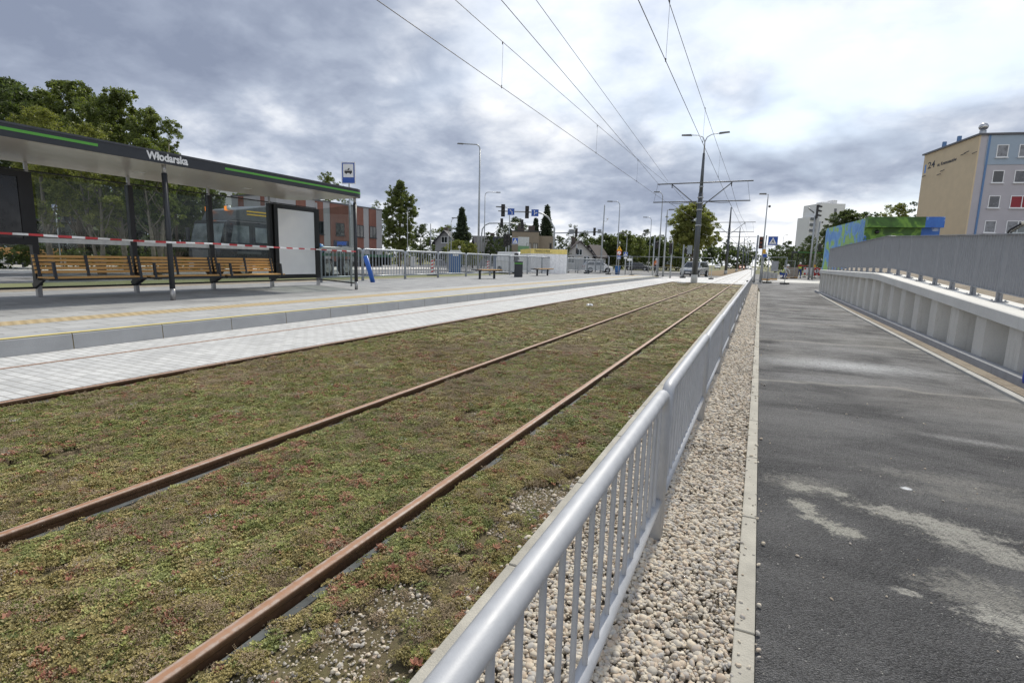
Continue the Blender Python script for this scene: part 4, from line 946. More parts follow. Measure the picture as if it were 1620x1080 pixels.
# brick striped building
def brick_striped():
    brk=mk_brick('red_brick',(.18,.072,.052),(.22,.095,.068),(.15,.075,.06),.25,.075,.008,0,.12,.85,.5,.2)
    gry=M('grey_render',(.34,.34,.345),.85,0,.04,2)
    f=54.; nc=U(441,412,f); H=U(441,310,f).z
    nc=Vector((nc.x,nc.y,0)); lo,hi=nc.y,nc.y+80
    for _ in range(50):
        m_=(lo+hi)/2; c=RW.T@np.array([nc.x,m_,H-CAMH]); q=CX+FPX*c[0]/c[2]
        if q<604: lo=m_
        else: hi=m_
    L=lo-nc.y
    b=thing('office_building','two storey office block striped in red brick and grey render with a blue lettered sign','building',nc)
    def xcol(px):
        v=ray(px,350); return v[0]*nc.y/v[1]-nc.x
    Wd=-xcol(368)
    local_box(b,'wall',gry,-Wd,0,0,L,0,H)
    local_box(b,'roof_edge',M('flashing',(.1,.1,.11),.4,.5),-Wd-.05,.07,-.05,L+.05,H,H+.12)
    def ycol(px):
        lo,hi=nc.y-5,nc.y+L+5
        for _ in range(40):
            m_=(lo+hi)/2; c=RW.T@np.array([nc.x,m_,3-CAMH]); q=CX+FPX*c[0]/c[2]
            if q<px: lo=m_
            else: hi=m_
        return lo-nc.y
    for (a,b_) in ((470,485),(500,512),(523,552),(563,575),(584,595)):
        y0,y1=ycol(a),ycol(b_); local_box(b,'brick_panel',brk,0,.06,y0,y1,.0,H-.05)
        yc=(y0+y1)/2; ww=(y1-y0)*(.94 if b_-a<20 else .45)
        win(b,yc,H*.50,ww,H*.20,.06,'x',anth,glassd,1,True,1); win(b,yc,.4,ww,H*.26,.06,'x',anth,glassd,1,True,1)
    # end wall with stripes
    for (a,b_) in ((xcol(379),xcol(387)),(xcol(414),xcol(420))):
        local_box(b,'brick_panel',brk,a,b_,-.06,0,0,H-.05); win(b,(a+b_)/2,H*.5,(b_-a)*.8,1.3,-.06,'y',anth)
    y0,y1=ycol(527),ycol(551); s=local_box(b,'sign_board',M('sign_navy',(.015,.025,.06),.4),.06,.12,y0,y1,H*.30,H*.42)
    t=textmesh('JAWADENT',.85,'sign_lettering',emis('blue_letters',(.03,.16,.75),.12),s,axes((.125,y0+.5,H*.375),(0,1,0),(0,0,1)),.0,.01)
    w0=max(v.co.x for v in t.data.vertices); t.data.transform(Matrix.Diagonal(((y1-y0-.9)/w0,.72,1,1)))
    t=textmesh('stomatologia',.35,'sign_lettering',white,s,axes((.125,y0+1.3,H*.325),(0,1,0),(0,0,1)),.002,.01); w0=max(v.co.x for v in t.data.vertices); t.data.transform(Matrix.Diagonal(((y1-y0)*.45/w0,1,1,1)))
brick_striped()
# white block far behind it
def slab_block(name,p,W,D_,H,yaw,label,wm,rows,cols,cat='building',strip=False):
    b=thing(name,label,cat,p,yaw); local_box(b,'wall',wm,-W/2,W/2,0,D_,0,H); local_box(b,'roof',M('roof_grey',(.2,.2,.2),.8),-W/2-.1,W/2+.1,-.1,D_+.1,H,H+.3)
    for r in range(rows):
        for c in range(cols): win(b,-W/2+W*(c+.5)/cols,H*(r+.35)/rows,W/cols*.55,H/rows*.45,0,'y',white,glassd,1,False)
    return b
p=U(352,300,150); slab_block('apartment_block',(p.x,p.y,0),22,12,p.z,face_cam(p),'pale apartment block far behind the cab of the dark lorry',M('pale_render',(.52,.53,.54),.85),5,7)
# beige flat roofed building
def beige():
    f=82; a=U(810,368,f); b_=U(853,368,f); H=U(840,367,f).z; yaw=math.atan2(b_.y-a.y,b_.x-a.x); W=(b_-a).length
    bm_=M('beige_render',(.27,.225,.165),.9,0,.08,1.5,.2)
    b=thing('flat_roofed_building','beige two storey flat roofed building with a green and white banner','building',((a.x+b_.x)/2,(a.y+b_.y)/2,0),yaw)
    local_box(b,'wall',bm_,-W/2,W/2,0,9,0,H); local_box(b,'roof',M('bitumen',(.06,.06,.06),.9),-W/2-.08,W/2+.08,-.08,9.08,H,H+.18)
    c=local_box(b,'annex_wall',bm_,W/2,W/2+2.3,1.5,8,0,H-.5)
    local_box(b,'chimney',M('chimney_brick',(.1,.08,.07),.9),-1.2,-.2,2,3,H+.18,H+1.1); local_box(b,'chimney',MATS['chimney_brick'],W/2-1.6,W/2-.6,2,3,H+.18,H+1.1)
    bn=local_box(b,'banner',M('banner_white',(.6,.62,.6),.6),-W/2+1.0,-W/2+2.7,-.05,0,H*.25,H*.86)
    local_box(b,'banner_print',M('banner_green',(.18,.33,.17),.6),-W/2+1.0,-W/2+2.7,-.054,-.05,H*.25,H*.62,bn)
    for x in (W*.18,W*.42): win(b,x-.2,H*.40,.75,H*.30,0,'y',anth,M('blinds',(.4,.38,.33),.7),1); win(b,x-.2,.4,.75,H*.22,0,'y',anth)
beige()
def gable_house(px,yt,f,W,D_,eave,ridge,yaw,label,wall,roofm,chim=True,nm='house'):
    p=U(px,yt,f); b=thing(nm,label,'house',(p.x,p.y,0),yaw)
    MB().prism([(-W/2,0),(W/2,0),(W/2,eave),(0,ridge),(-W/2,eave)],1,0,D_).build('wall',wall,b)
    r=MB(); e=.5
    for s in (-1,1):
        sl=(ridge-eave)/(W/2); x1=s*(W/2+e); z1=eave-sl*e
        r.add([(0,-e,ridge+.02),(x1,-e,z1+.02),(x1,D_+e,z1+.02),(0,D_+e,ridge+.02),(0,-e,ridge+.22),(x1,-e,z1+.2),(x1,D_+e,z1+.2),(0,D_+e,ridge+.22)],[(0,3,2,1),(4,5,6,7),(0,1,5,4),(1,2,6,5),(2,3,7,6),(3,0,4,7)])
    rf=r.build('roof',roofm,b)
    if chim: local_box(b,'chimney',M('chimney_brick',(.1,.08,.07),.9),-W*.2,-W*.2+.7,D_*.4,D_*.4+.7,eave,ridge+.9,rf)
    win(b,0,eave*.95,1.1,1.1,0,'y'); 
    for x in (-W*.28,W*.28): win(b,x,1.0,1.2,1.3,0,'y')
    return b
rt_=M('roof_tiles',(.085,.07,.068),.8,0,.2,3,.4,10); wh=M('house_white',(.52,.51,.49),.85,0,.05)
gable_house(703,377,94,3.4,7,4.2,6.0,.35,'small gabled house with a grey roof behind the red and white post',M('grey_house',(.33,.33,.34),.85),M('dark_tiles',(.04,.042,.05),.7,0,.2,3))
gable_house(752,378,104,6,8,3.0,5.6,-.9,'grey roofed house half hidden behind the tall lamp post',M('grey_house2',(.4,.4,.4),.85),MATS['dark_tiles'])
gable_house(917,385,96,5.0,6,2.6,4.9,.5,'white gabled house with a long sloping brown roof',wh,rt_)
gable_house(934,389,99,3.0,3.2,2.6,4.3,-.3,'smaller white gable joined to the long sloping roof',wh,rt_,False)
# tower block on the right
def tower():
    f=330; b_=U(1338,323,f); a=U(1286,340,f); p=U(1312,330,f); H=U(1310,322,f).z; yaw=math.atan2(b_.y-a.y,b_.x-a.x); W=FPX and (Vector((b_.x-a.x,b_.y-a.y))).length
    wm=M('tower_white',(.70,.70,.70),.85,0,.04,.1); b=thing('tower_block','white high rise block behind the leaning traffic signal','building',(p.x,p.y,0),yaw)
    local_box(b,'wall',wm,-W*.28,W/2,0,18,0,H)
    local_box(b,'stair_strip',M('strip_grey',(.16,.16,.17),.8),W*.16,W*.16+1.6,-.1,0,4,H-3)
    w2=local_box(b,'side_wing',wm,-W/2,-W*.28,3,16,0,H*.80)
    for k in range(9): local_box(b,'balcony',M('balcony_dark',(.14,.15,.17),.6),-W*.47,-W*.31,2.2,3,H*.80*(k+.35)/9.2+1,H*.80*(k+.35)/9.2+2.6)
    local_box(b,'roof_hut',wm,W*.2,W*.32,3,9,H,H+2.5); local_box(b,'roof_hut',wm,-W*.15,W*.1,3,9,H,H+1.2)
tower()
# blue and tan apartment block
def apartment():
    zt=14.1; nc=G(1553,214,zt); fc=G(1465,246,zt); d=Vector((fc.x-nc.x,fc.y-nc.y)); L=d.length; d.normalize()
    yaw=math.atan2(d.y,d.x)-math.pi/2     # local +y runs along the gable, local +x along the facade
    b=thing('apartment_building','apartment block with a tan painted gable wall and a lilac and blue facade','building',(nc.x,nc.y,1.0),yaw)
    H=zt-1.0; W=30
    tan=M('tan_render',(.60,.49,.33),.9,0,.05,1.2,.15); lil=M('lilac_render',(.44,.425,.455),.9,0,.05,1.2,.15); blr=M('blue_render',(.32,.39,.47),.9,0,.05,1.2,.15); bl2=M('blue_band',(.12,.22,.40),.8,0,.08)
    local_box(b,'wall',lil,0,W,0,L,0,H)
    local_box(b,'gable_wall',tan,-.12,0,.0,L,-1.,H)
    local_box(b,'blue_wall_band',blr,.55,W,-.05,0,H-2.7,H-.02); local_box(b,'downpipe_stripe',bl2,.62,.78,-.07,0,-.5,H-.02)
    local_box(b,'roof_edge',M('flashing',(.1,.1,.11),.4,.5),-.3,W,-.2,L+.2,H,H+.16)
    st=3.0
    for r in range(5):
        z=H-2.05-r*2.32
        cur=M('red_curtain',(.24,.01,.02),.5) if r==2 else glassd; cu=[glassd,M('net_curtain',(.20,.21,.23),.3,0,.35,3),M('half_blind',(.10,.105,.12),.25,0,.5,2)]
        win(b,1.85,z,.95,1.15,-.0 if r else -.05,'y',white,cu[(r*2+1)%3],0); 
        for x in (4.1,8.2,12.4,16.5): win(b,x,z,1.9,1.15,-.0 if r else -.05,'y',white,cur if (x<7 and r==2) else cu[(r+int(x))%3],1)
    v=MB(); v.tube([(1.0,1.8,H+.16),(1.0,1.8,H+.8)],.28,12); v.build('vent_pipe',galv,b,True); MB().ell((1.0,1.8,H+1.15),.40,.40,.36,14,8).build('vent_cowl',M('cowl_metal',(.5,.5,.5),.25,.9),b,True)
    for yy in (L*.35,L*.62): local_box(b,'roof_bracket',bl2,-.2,.1,yy,yy+.25,H+.16,H+.7)
    # painted writing on the gable (seen from -x): x axis of the text runs towards local -y
    blk=M('gable_print',(.05,.055,.07),.8)
    def gt(s,size,y,z,w_):
        t=textmesh(s,size,'gable_lettering',blk,b,axes((-.13,y,z),(0,-1,0),(0,0,1)),.01,.006); w0=max(v.co.x for v in t.data.vertices); t.data.transform(Matrix.Diagonal((w_/w0,1,1,1)))
    gt('24',1.0,L*.90,H-1.35,L*.15); gt('os. Kosmonautów',.5,L*.70,H-1.55,L*.36)
    local_box(b,'painted_badge',M('badge_blue',(.10,.25,.6),.6),-.128,-.12,L*.93,L*.96,H-2.0,H-1.1)
    for yy,zz in ((.97,2.3),(.66,2.6),(.60,2.3),(.26,1.3),(.20,1.2),(.07,1.5)):
        MB().tube([(-.13,L*yy,H-zz),(-.5,L*yy-.6,H-zz-.15),(-.35,L*yy-1.0,H-zz-.05)],.035,5).build('wall_bracket',blk,b)
    local_box(b,'vent_slot',M('slot_grey',(.3,.3,.3),.7),-.128,-.12,L*.80,L*.83,.6,3.8)
apartment()
# painted kiosk
def kiosk():
    z1=5.1; nc=G(1371,344,z1); e=G(1490,344,z1); fl=G(1333,361,z1); d=Vector((e.x-nc.x,e.y-nc.y)); W=d.length; yaw=math.atan2(d.y,d.x); D_=min(14,(Vector((fl.x,fl.y))-Vector((nc.x,nc.y))).length)
    m,t,p,V=base_mat('mural_paint'); sp=t.n('ShaderNodeSeparateXYZ'); t.put(sp.inputs[0],V)
    n=t.noise(V,.55,4,.6,.6); edge=t.math('ADD',t.math('MULTIPLY',n,2.2),t.math('MULTIPLY',t.math('SUBTRACT',sp.outputs[2],1.7),1.0))
    gr=t.ramp(t.noise(V,1.1,3,.5,.5),[(.38,(.03,.085,.012)),(.5,(.055,.15,.02)),(.56,(.16,.32,.04)),(.62,(.07,.17,.02))])
    bl=t.ramp(t.noise(V,.8,4,.6,.3),[(.35,(.02,.09,.38)),(.55,(.04,.16,.52)),(.62,(.45,.55,.75))])
    lim=t.math('MULTIPLY',t.math('LESS_THAN',sp.outputs[0],W*.76),t.math('GREATER_THAN',edge,1.75))
    t.put(p.inputs['Base Color'],t.mix(lim,bl,gr)); p.inputs['Roughness'].default_value=.5
    m2,t,p,V=base_mat('mural_side'); n=t.noise(V,.7,4,.6,.8); t.put(p.inputs['Base Color'],t.ramp(n,[(.42,(.10,.26,.58)),(.50,(.18,.38,.68)),(.53,(.22,.42,.10)),(.6,(.30,.5,.14))])); p.inputs['Roughness'].default_value=.5
    b=thing('painted_kiosk','flat roofed kiosk painted with green hills and blue sky behind the wall railing','kiosk',(nc.x,nc.y,1.1),yaw); H=z1-1.1
    local_box(b,'wall',m,0,W,0,.15,0,H-.75); local_box(b,'side_wall',m2,-.0,.15,.15,D_,0,H-.05); local_box(b,'rear_wall',m2,.15,W,D_-.15,D_,0,H-.8)
    local_box(b,'roof_fascia',m,-.02,W+.02,-.55,.12,H-.74,H); local_box(b,'roof',M('bitumen',(.06,.06,.06),.9),.15,W,.12,D_,H-.1,H-.02)
    local_box(b,'end_wall',m,W-.15,W,.15,D_-.15,0,H-.8)
    MB().ell((.75,-.12,H-1.05),.16,.16,.16,8,5).build('wall_lamp',black,b); local_box(b,'meter_box',M('meter_orange',(.45,.16,.08),.6),1.6,2.4,-.06,0,1.45,1.75); local_box(b,'meter_box',MATS['meter_orange'],W*.60,W*.68,-.06,0,1.75,2.05)
    for x in (3.,5.5): local_box(b,'high_window',M('hw',(.05,.16,.3),.3),x-3.02-.001,x-3.0,D_*.3,D_*.3+1.2,1.4,2.2)
kiosk()
#@@PART4
# ------------------------------------------------------------------ catenary
def cat_pole(x,y,H,label,lamps=False,arm=(6.02,7.40),detail=True,hw=3.45):
    b=thing('catenary_pole',label,'catenary pole',(x,y,0),0,'catenary poles between the tracks')
    z1=H*.70
    MB().tube([(0,0,.55),(0,0,z1)],[.22,.17],14).build('lower_pole',steeld,b,True); MB().tube([(0,0,z1),(0,0,H)],[.135,.085],12).build('upper_pole',steeld,b,True)
    MB().tube([(0,0,-.1),(0,0,.58)],[.26,.235],14).build('concrete_base',conc,b,True)
    if detail:
        for zz in (arm[0]-.6,arm[0]-.1,arm[0]+.3,arm[1]-.3,H*.45): MB().tube([(0,0,zz-.04),(0,0,zz+.04)],.225 if zz<z1 else .16,14).build('collar',galv,b,True)
    z2,z=arm[1],arm[0]
    m=M('arm_tube',(.16,.165,.17),.5,.4)
    MB().tube([(-hw+.25,-.12,z2-.04),(hw+.1,-.12,z2)],.045,8).build('upper_arm',m,b,True)
    for s in (-1,1):
        MB().tube([(s*.2,0,z-.3),(s*hw*.62,-.1,z2-.06)],.04,6).build('brace',m,b,True)
        MB().tube([(s*.2,-.1,z),(s*hw,-.1,z)],.045,6).build('lower_arm',m,b,True)
        MB().tube([(s*hw*.92,-.12,z2-.04),(s*(hw-.05),-.1,z+.05)],.01,4).build('stay',m,b)
        if detail:
            MB().tube([(s*.45,-.1,z-.02),(s*1.5,-.1,z-.13),(s*2.05,-.1,z-.10)],.022,6).build('registration_arm',m,b,True)
            ins=MB(); ins.tube([(s*2.1,-.12,z2-.05),(s*2.1,-.12,z2-.35)],.035,6); ins.build('insulator',black,b,True)
    if lamps:
        zt=lamps
        for s in (-1,1):
            pts=[(0,0,H)]+[(0,0,zt-.55)]+[(s*.14,0,zt-.22),(s*.45,0,zt-.05),(s*1.0,0,zt+.0)]
            MB().tube(pts,[.05,.045,.035,.03,.028],8).build('lamp_arm',galv,b,True)
            MB().prism([(s*.95,zt-.06),(s*1.68,zt+.0),(s*1.66,zt+.07),(s*.98,zt+.05)],1,-.12,.12).build('lamp_head',M('lamp_head_grey',(.12,.125,.13),.4,.3),b)
    return b
cat_pole(-4.40,42.9,9.5,'nearest dark catenary pole, carrying two street lamps, left of the roadside tree edge',10.85)
for i,(px,by,ty,Y) in enumerate([(1147,433,328,88),(1168,430,360,132),(1181,428,376,176),(1187,427,385,220),(1190.5,426,391,264),(1193,426,396,308)]):
    q=ray(px+(1200-px)*.0,by); c=ray(1150,ty); x=-4.5; H=ray(px+14 if i==0 else px+8,ty); k=Y/H[1]; Hh=H[2]*k+CAMH
    cat_pole(x,Y,max(8.,min(11.5,Hh)),['second catenary pole beyond the silver car','third catenary pole along the tram line','fourth catenary pole along the tram line','fifth catenary pole along the tram line','sixth catenary pole along the tram line','farthest catenary pole along the tram line'][i],detail=i<1,arm=(6.4,7.8))
def wire(pts,r,label,grp='overhead tram wires'):
    P=[]; 
    for i in range(len(pts)-1):
        a,b_=Vector(pts[i]),Vector(pts[i+1]); n=10; sag=.0
        for k in range(n): P.append(a.lerp(b_,k/n))
    P.append(Vector(pts[-1])); o=MB().tube(P,r,5).build('overhead_wire',wirem,None,True); return tag(o,label,'overhead wire',grp)
def sagw(x0,x1,y0,y1,z0,z1,s): return [(lerp(x0,x1,t),lerp(y0,y1,t),lerp(z0,z1,t)-s*4*t*(1-t)) for t in [k/8 for k in range(9)]]
cz=6.08
wire([(-6.9,-6,cz),(-6.85,42.8,6.02)],.0085,'contact wire over the platform side track, lowest at the left')
wire(sagw(-6.9,-6.85,-6,42.8,7.45,7.40,.22),.008,'carrier wire above the contact wire of the platform side track')
wire([(-2.4,-6,cz),(-2.4,42.8,6.02)],.0085,'contact wire over the planted track, left of the right hand pair')
wire(sagw(-2.4,-2.4,-6,42.8,7.55,7.40,.20),.008,'carrier wire above the planted track, rightmost of the wires')
a=G(793,0,6.5);a2=G(848,0,7.5); e=U(1044,294,38.3); e2=U(1057,287,38.3)
def ext(p,q,k): return tuple(p+(p-q)*k)
wire([ext(a,e,.5),tuple(e)],.008,'third wire from the left, crossing to the end of the crossarm'); wire([ext(a2,e2,.5),tuple(e2)],.0075,'fourth wire from the left, running above the third')
for i,Y in enumerate([88,132,176,220]):
    Y0=42.8 if i==0 else [88,132,176,220][i-1]; z0=(6.02,7.4) if i==0 else (6.4,7.8)
    for x in (-6.7,-2.4):
        sd_='platform side' if x<-4 else 'planted side'; od=['first','second','third','fourth'][i]
        wire([(x,Y0,z0[0]),(x,Y,6.4)],.014,f'contact wire of the {sd_} in the {od} span beyond the crossing'); wire(sagw(x,x,Y0,Y,z0[1],7.8,.5),.012,f'carrier wire of the {sd_} in the {od} span beyond the crossing')
def dropper(x,y,z0,z1,label):
    o=MB().tube([(x,y,z0),(x+.005,y+.02,z1)],.004,4); o.tube([(x,y,z0-.02),(x,y,z0+.06)],.014,6); o.tube([(x,y,z1-.07),(x,y,z1+.01)],.014,6); o=o.build('dropper_wire',wirem); tag(o,label,'dropper wire','dropper wires between contact and carrier wires')
for y,l in ((13.94,'nearest dropper wire of the left pair'),(23.4,'second dropper wire of the left pair'),(32,'third dropper wire of the left pair')): dropper(-6.9,y,6.06,7.24 if y<20 else (7.22 if y<30 else 7.27),l)
for y,l in ((13.5,'nearest dropper wire of the right pair, highest in the photo'),(22.6,'second dropper wire of the right pair'),(31.5,'third dropper wire of the right pair')): dropper(-2.4,y,6.05,7.38 if y<20 else 7.33,l)
# ------------------------------------------------------------------ street lamps
lampm=M('lamp_pole_grey',(.36,.38,.39),.45,.4,.08); headm=M('lamp_head_dark',(.14,.145,.15),.4,.3)
def street_lamp(px,ytop,f,side,label,reach=1.8,r=.07,curved=True,grp='street lamps'):
    p=U(px,ytop,f); H=p.z; b=thing('street_lamp',label,'street lamp',(p.x,p.y,0),face_cam(p),grp)
    MB().tube([(0,0,-.05),(0,0,H*.5),(0,0,H-.5)],[r*1.25,r,r*.7],10).build('pole',lampm,b,True)
    s=side
    if curved: pts=[(0,0,H-.5)]+[(s*.45*(1-math.cos(t)),0,H-.5+.5*math.sin(t)) for t in (.4,.8,1.2,1.57)]+[(s*(reach-.5),0,H+.02-.03*0)]
    else: pts=[(0,0,H-.5),(0,0,H-.03),(s*.25,0,H)]
    MB().tube(pts,r*.55,8).build('arm',lampm,b,True)
    x0=(reach-.55) if curved else .15; MB().prism([(s*x0,H-.05),(s*(reach+.1),H-.02),(s*(reach+.05),H+.07),(s*x0,H+.07)],1,-.14,.14).build('lamp_head',headm,b); return b
street_lamp(759.5,229,58,-1,'tallest street lamp, reaching left, beside the left backless bench',2.4,.11)
street_lamp(767.5,304,78,1,'thinner street lamp reaching right, just right of the tallest lamp',2.2,.08)
street_lamp(806.5,328,60,-1,'low street lamp with a sloping arm beside the left hanging blue lane sign',1.5,.07)
street_lamp(981,319,66,-1,'street lamp reaching left above the yellow warning sign',1.5,.07)
street_lamp(1049,304,58,-1,'tall street lamp reaching left, left of the nearest catenary pole',.9,.07)
street_lamp(1056,332,54,1,'street lamp reaching right, just left of the large roadside tree',.6,.085,False)
street_lamp(1031,344,80,-1,'dim street lamp reaching left above the far trees',1.2,.06)
street_lamp(992.5,369,62,-1,'low curved street lamp beside the blue crossing sign',.9,.055)
street_lamp(644.5,329,66,1,'slim street lamp in front of the tall broad tree',.5,.05)
street_lamp(714,345,66,1,'curved street lamp left of the pointed dark conifer',.6,.055)
street_lamp(709,362,60,1,'shorter curved lamp left of the blue toilet',.6,.05)
street_lamp(1215.5,307,45,-1,'street lamp above the red signal on the right, leaning out to the left',.62,.06,False)
street_lamp(1240,372,140,1,'distant street lamp right of the red signal',1.,.06)
# ------------------------------------------------------------------ traffic signals and signs
def sig_head(b,x,y,z,s=1.,lit=None,n=3,name='signal_head'):
    h=.36*n*s; o=MB().box(x-.17*s,x+.17*s,y,y+.18*s,z-h/2,z+h/2).build(name,black,b,bevel=.02)
    for k in range(n):
        zc=z+h/2-.18*s-k*.36*s
        v=MB(); v.tube([(x,y,zc),(x,y-.22*s,zc-.02)],.125*s,12,False); v.build('visor',black,o)
        lm=MB(); lm.tube([(x,y-.005,zc),(x,y-.012,zc)],.11*s,12); lm.build('lens',lit if lit else M('lens_dark',(.03,.02,.02),.2),o)
    return o
def side_head(b,x,y,z,s=1.): # a head seen from the side, visors to the right
    o=MB().box(x-.1*s,x+.08*s,y,y+.34*s,z-.54*s,z+.54*s).build('signal_head',black,b,bevel=.02)
    for k in range(3): MB().prism([(x+.08*s,z+.50*s-k*.36*s),(x+.34*s,z+.42*s-k*.36*s),(x+.30*s,z+.32*s-k*.36*s),(x+.08*s,z+.36*s-k*.36*s)],1,y+.03,y+.31*s).build('visor',black,o)
    return o
def ped_sign(b,x,z,w_=.62,y=-.03,nm='crossing_sign'):
    o=MB().box(x-w_/2,x+w_/2,y-.015,y,z-w_/2,z+w_/2).build(nm,white,b); e=w_*.46
    MB().box(x-e,x+e,y-.02,y-.0155,z-e,z+e).build('blue_field',blue,o)
    MB().prism([(x-w_*.38,z-w_*.34),(x+w_*.38,z-w_*.34),(x,z+w_*.38)],1,y-.026,y-.0205).build('white_triangle',white,o)
    k=w_; f=MB(); f.ell((x+.0*k,y-.03,z+.12*k),.045*k,.004,.05*k,8,4); f.prism([(x-.04*k,z+.07*k),(x+.05*k,z+.07*k),(x+.07*k,z-.06*k),(x+.14*k,z-.22*k),(x+.09*k,z-.24*k),(x,z-.09*k),(x-.12*k,z-.24*k),(x-.16*k,z-.21*k),(x-.05*k,z-.04*k)],1,y-.032,y-.0265)
    f.build('walking_figure',black,o); return o
def arrow_sign(b,x,z,w_,right=True,y=-.03):
    o=MB().box(x-w_/2,x+w_/2,y-.015,y,z-w_*.47,z+w_*.47).build('lane_sign',white,b); e=w_*.475
    MB().box(x-e,x+e,y-.02,y-.0155,z-e*.94,z+e*.94).build('blue_field',blue,o)
    k=w_; a=MB(); d=[(-.03,-.36),(.03,-.36),(.03,.18),(.10,.18),(0,.36),(-.10,.18),(-.03,.18)]
    q=-.08 if right else .0
    if right:
        a.prism([(x+(u+q)*k,z+v*k) for u,v in d],1,y-.026,y-.0205); a.prism([(x+(.03+q)*k,z-.16*k),(x+.2*k,z-.04*k),(x+.2*k,z-.12*k),(x+.34*k,z+.02*k),(x+.2*k,z+.14*k),(x+.2*k,z+.05*k),(x+(.03+q)*k,z-.06*k)],1,y-.033,y-.0275)
    else:
        a.prism([(x-.22*k,z+.20*k),(x-.08*k,z+.3*k),(x-.1*k,z+.2*k),(x+.12*k,z-.05*k),(x+.12*k,z-.34*k),(x+.2*k,z-.34*k),(x+.2*k,z),(x-.05*k,z+.14*k),(x-.02*k,z+.06*k)],1,y-.026,y-.0205)
    a.build('white_arrow',white,o)
def mast(px_post,f,bend,arm_end,label,heads=(),signs=(),flip=-1,backs=()):
    """curved mast arm; all in a plane facing the camera; local x to the right"""
    p=U(px_post,CY-110,f); b=thing('signal_mast',label,'traffic signal',(p.x,p.y,0),face_cam(p),'traffic signal masts over the crossing')
    def L(px,py):
        q=U(px,py,f); v=Vector((q.x-p.x,q.y-p.y)); yaw=face_cam(p); return (v.x*math.cos(yaw)+v.y*math.sin(yaw),0,q.z)
    pts=[(0,0,-.05),(0,0,L(px_post,bend[0][1])[2])]+[L(*q) for q in bend[1:]]+[L(*arm_end)]
    MB().tube(pts,[.12,.11]+[.09]*(len(bend)-1)+[.06],10).build('mast',lampm,b,True)
    for (px,py,hp) in heads: x,_,z=L(px,py); s=abs(L(px,py-hp/2)[2]-L(px,py+hp/2)[2])/1.08; sig_head(b,x,-.32,z,s)
    for (px,py,hp,r_) in signs: x,_,z=L(px,py); w_=abs(L(px-hp/2,py)[0]-L(px+hp/2,py)[0]); arrow_sign(b,x,z,w_,r_,-.12)
    for (px,py,hp,wp) in backs:
        x,_,z=L(px,py); w_=abs(L(px-wp/2,py)[0]-L(px+wp/2,py)[0]); h=abs(L(px,py-hp/2)[2]-L(px,py+hp/2)[2]); MB().box(x-w_/2,x+w_/2,-.16,-.13,z-h/2,z+h/2).build('sign_back',M('sign_back_grey',(.22,.24,.26),.5,.3),b)
    return b
mast(874.5,60,[(874.5,362),(872,352),(867,344.5),(859,339.5),(851,337.2)],(789,334.5),'signal mast curving to the left with two signals and two blue lane signs',[(797,334,19),(834.5,337,19)],[(809.3,336,11,False),(846.8,338,11.5,True)])
mast(761,78,[(761,372),(763,363),(767.5,357),(774,354)],(830,353.2),'signal mast curving to the right with two signals, behind the tallest street lamp',[(793.3,353.5,14),(825,355,14)])
m3=mast(950,66,[(950,368),(949,367.2)],(877,368.7),'straight grey signal mast with an arm to the left and a small camera on top',[(912,368,13),(940.6,367.3,12.5)],[],backs=[(904.3,367,7,8),(948.5,366.6,6,6)])
def camtop(b,f,px_post,ytop):
    q=U(px_post,ytop,f); MB().tube([(0,0,2),(.1,0,q.z)],[.1,.07],10).build('upper_pole',lampm,b,True); MB().tube([(.1,0,q.z-1.9),(.4,0,q.z-2.0),(.5,0,q.z-1.75)],.025,6).build('camera_arm',lampm,b,True); MB().ell((.52,-.03,q.z-1.65),.12,.12,.12,8,5).build('camera_dome',white,b,True)
camtop(m3,66,954,326)
def post_sig(px,f,ytop,heads,label,ped=None,s_=1.,lit=None,r=.07,side=False,extra=None,yb=None,face=None):
    p=U(px,ytop,f); b=thing('signal_post',label,'traffic signal',(p.x,p.y,0),face_cam(p),'signal posts around the crossing')
    MB().tube([(0,0,-.05),(0,0,p.z)],r,10).build('post',lampm,b,True)
    yaw=face_cam(p)
    def L(px_,py):
        q=U(px_,py,f); v=Vector((q.x-p.x,q.y-p.y)); return (v.x*math.cos(yaw)+v.y*math.sin(yaw),0,q.z)
    for (hx,hy,hp) in heads:
        x,_,z=L(hx,hy); s=abs(L(hx,hy-hp/2)[2]-L(hx,hy+hp/2)[2])/1.08
        (side_head if side else sig_head)(b,x,-.30,z,s) if side else sig_head(b,x,-.30,z,s,lit)
    if ped: x,_,z=L(*ped[:2]); w_=abs(L(ped[0]-ped[2]/2,ped[1])[0]-L(ped[0]+ped[2]/2,ped[1])[0]); ped_sign(b,x,z,w_,-.1); MB().tube([(0,0,z-w_*.6),(x,0,z-w_*.6),(x,-.09,z-w_*.2)],.025,6).build('sign_bracket',lampm,b,True)
    if extra: extra(b,L)
    return b
post_sig(804,57,410,[],'x') if False else None
post_sig(801,55,368,[(799.5,380,20),(804.5,379,18)],'dark signal post with two heads beside a blue crossing sign, above the litter bin',ped=(815,381,9.5))
post_sig(871,58,385,[(871,390,11)],'small signal post right of the flat roofed building')
post_sig(681.5,64,354,[(680,385,8)],'thin grey post with a small signal, left of the blue toilet')
post_sig(912.5,64,386,[(912.5,397,9)],'small signal post in front of the gabled white house')
post_sig(1036,52,374,[(1038,388,11),(1040,387,11)],'signal post with dark heads left of the silver car')
post_sig(1064,50,382,[(1061,393,17)],'signal post with a tall dark head just left of the silver car',r=.075)
def plate(b,L): x,_,z=L(1091,395); MB().box(x-.25,x+.25,-.2,-.17,z-.45,z+.45).build('sign_back',MATS['sign_back_grey'],b)
post_sig(1082,56,387,[(1085,396,9)],'signal post between the silver car and the nearest catenary pole',extra=plate)
redl=M('red_lens',(.40,.09,.04),.3)
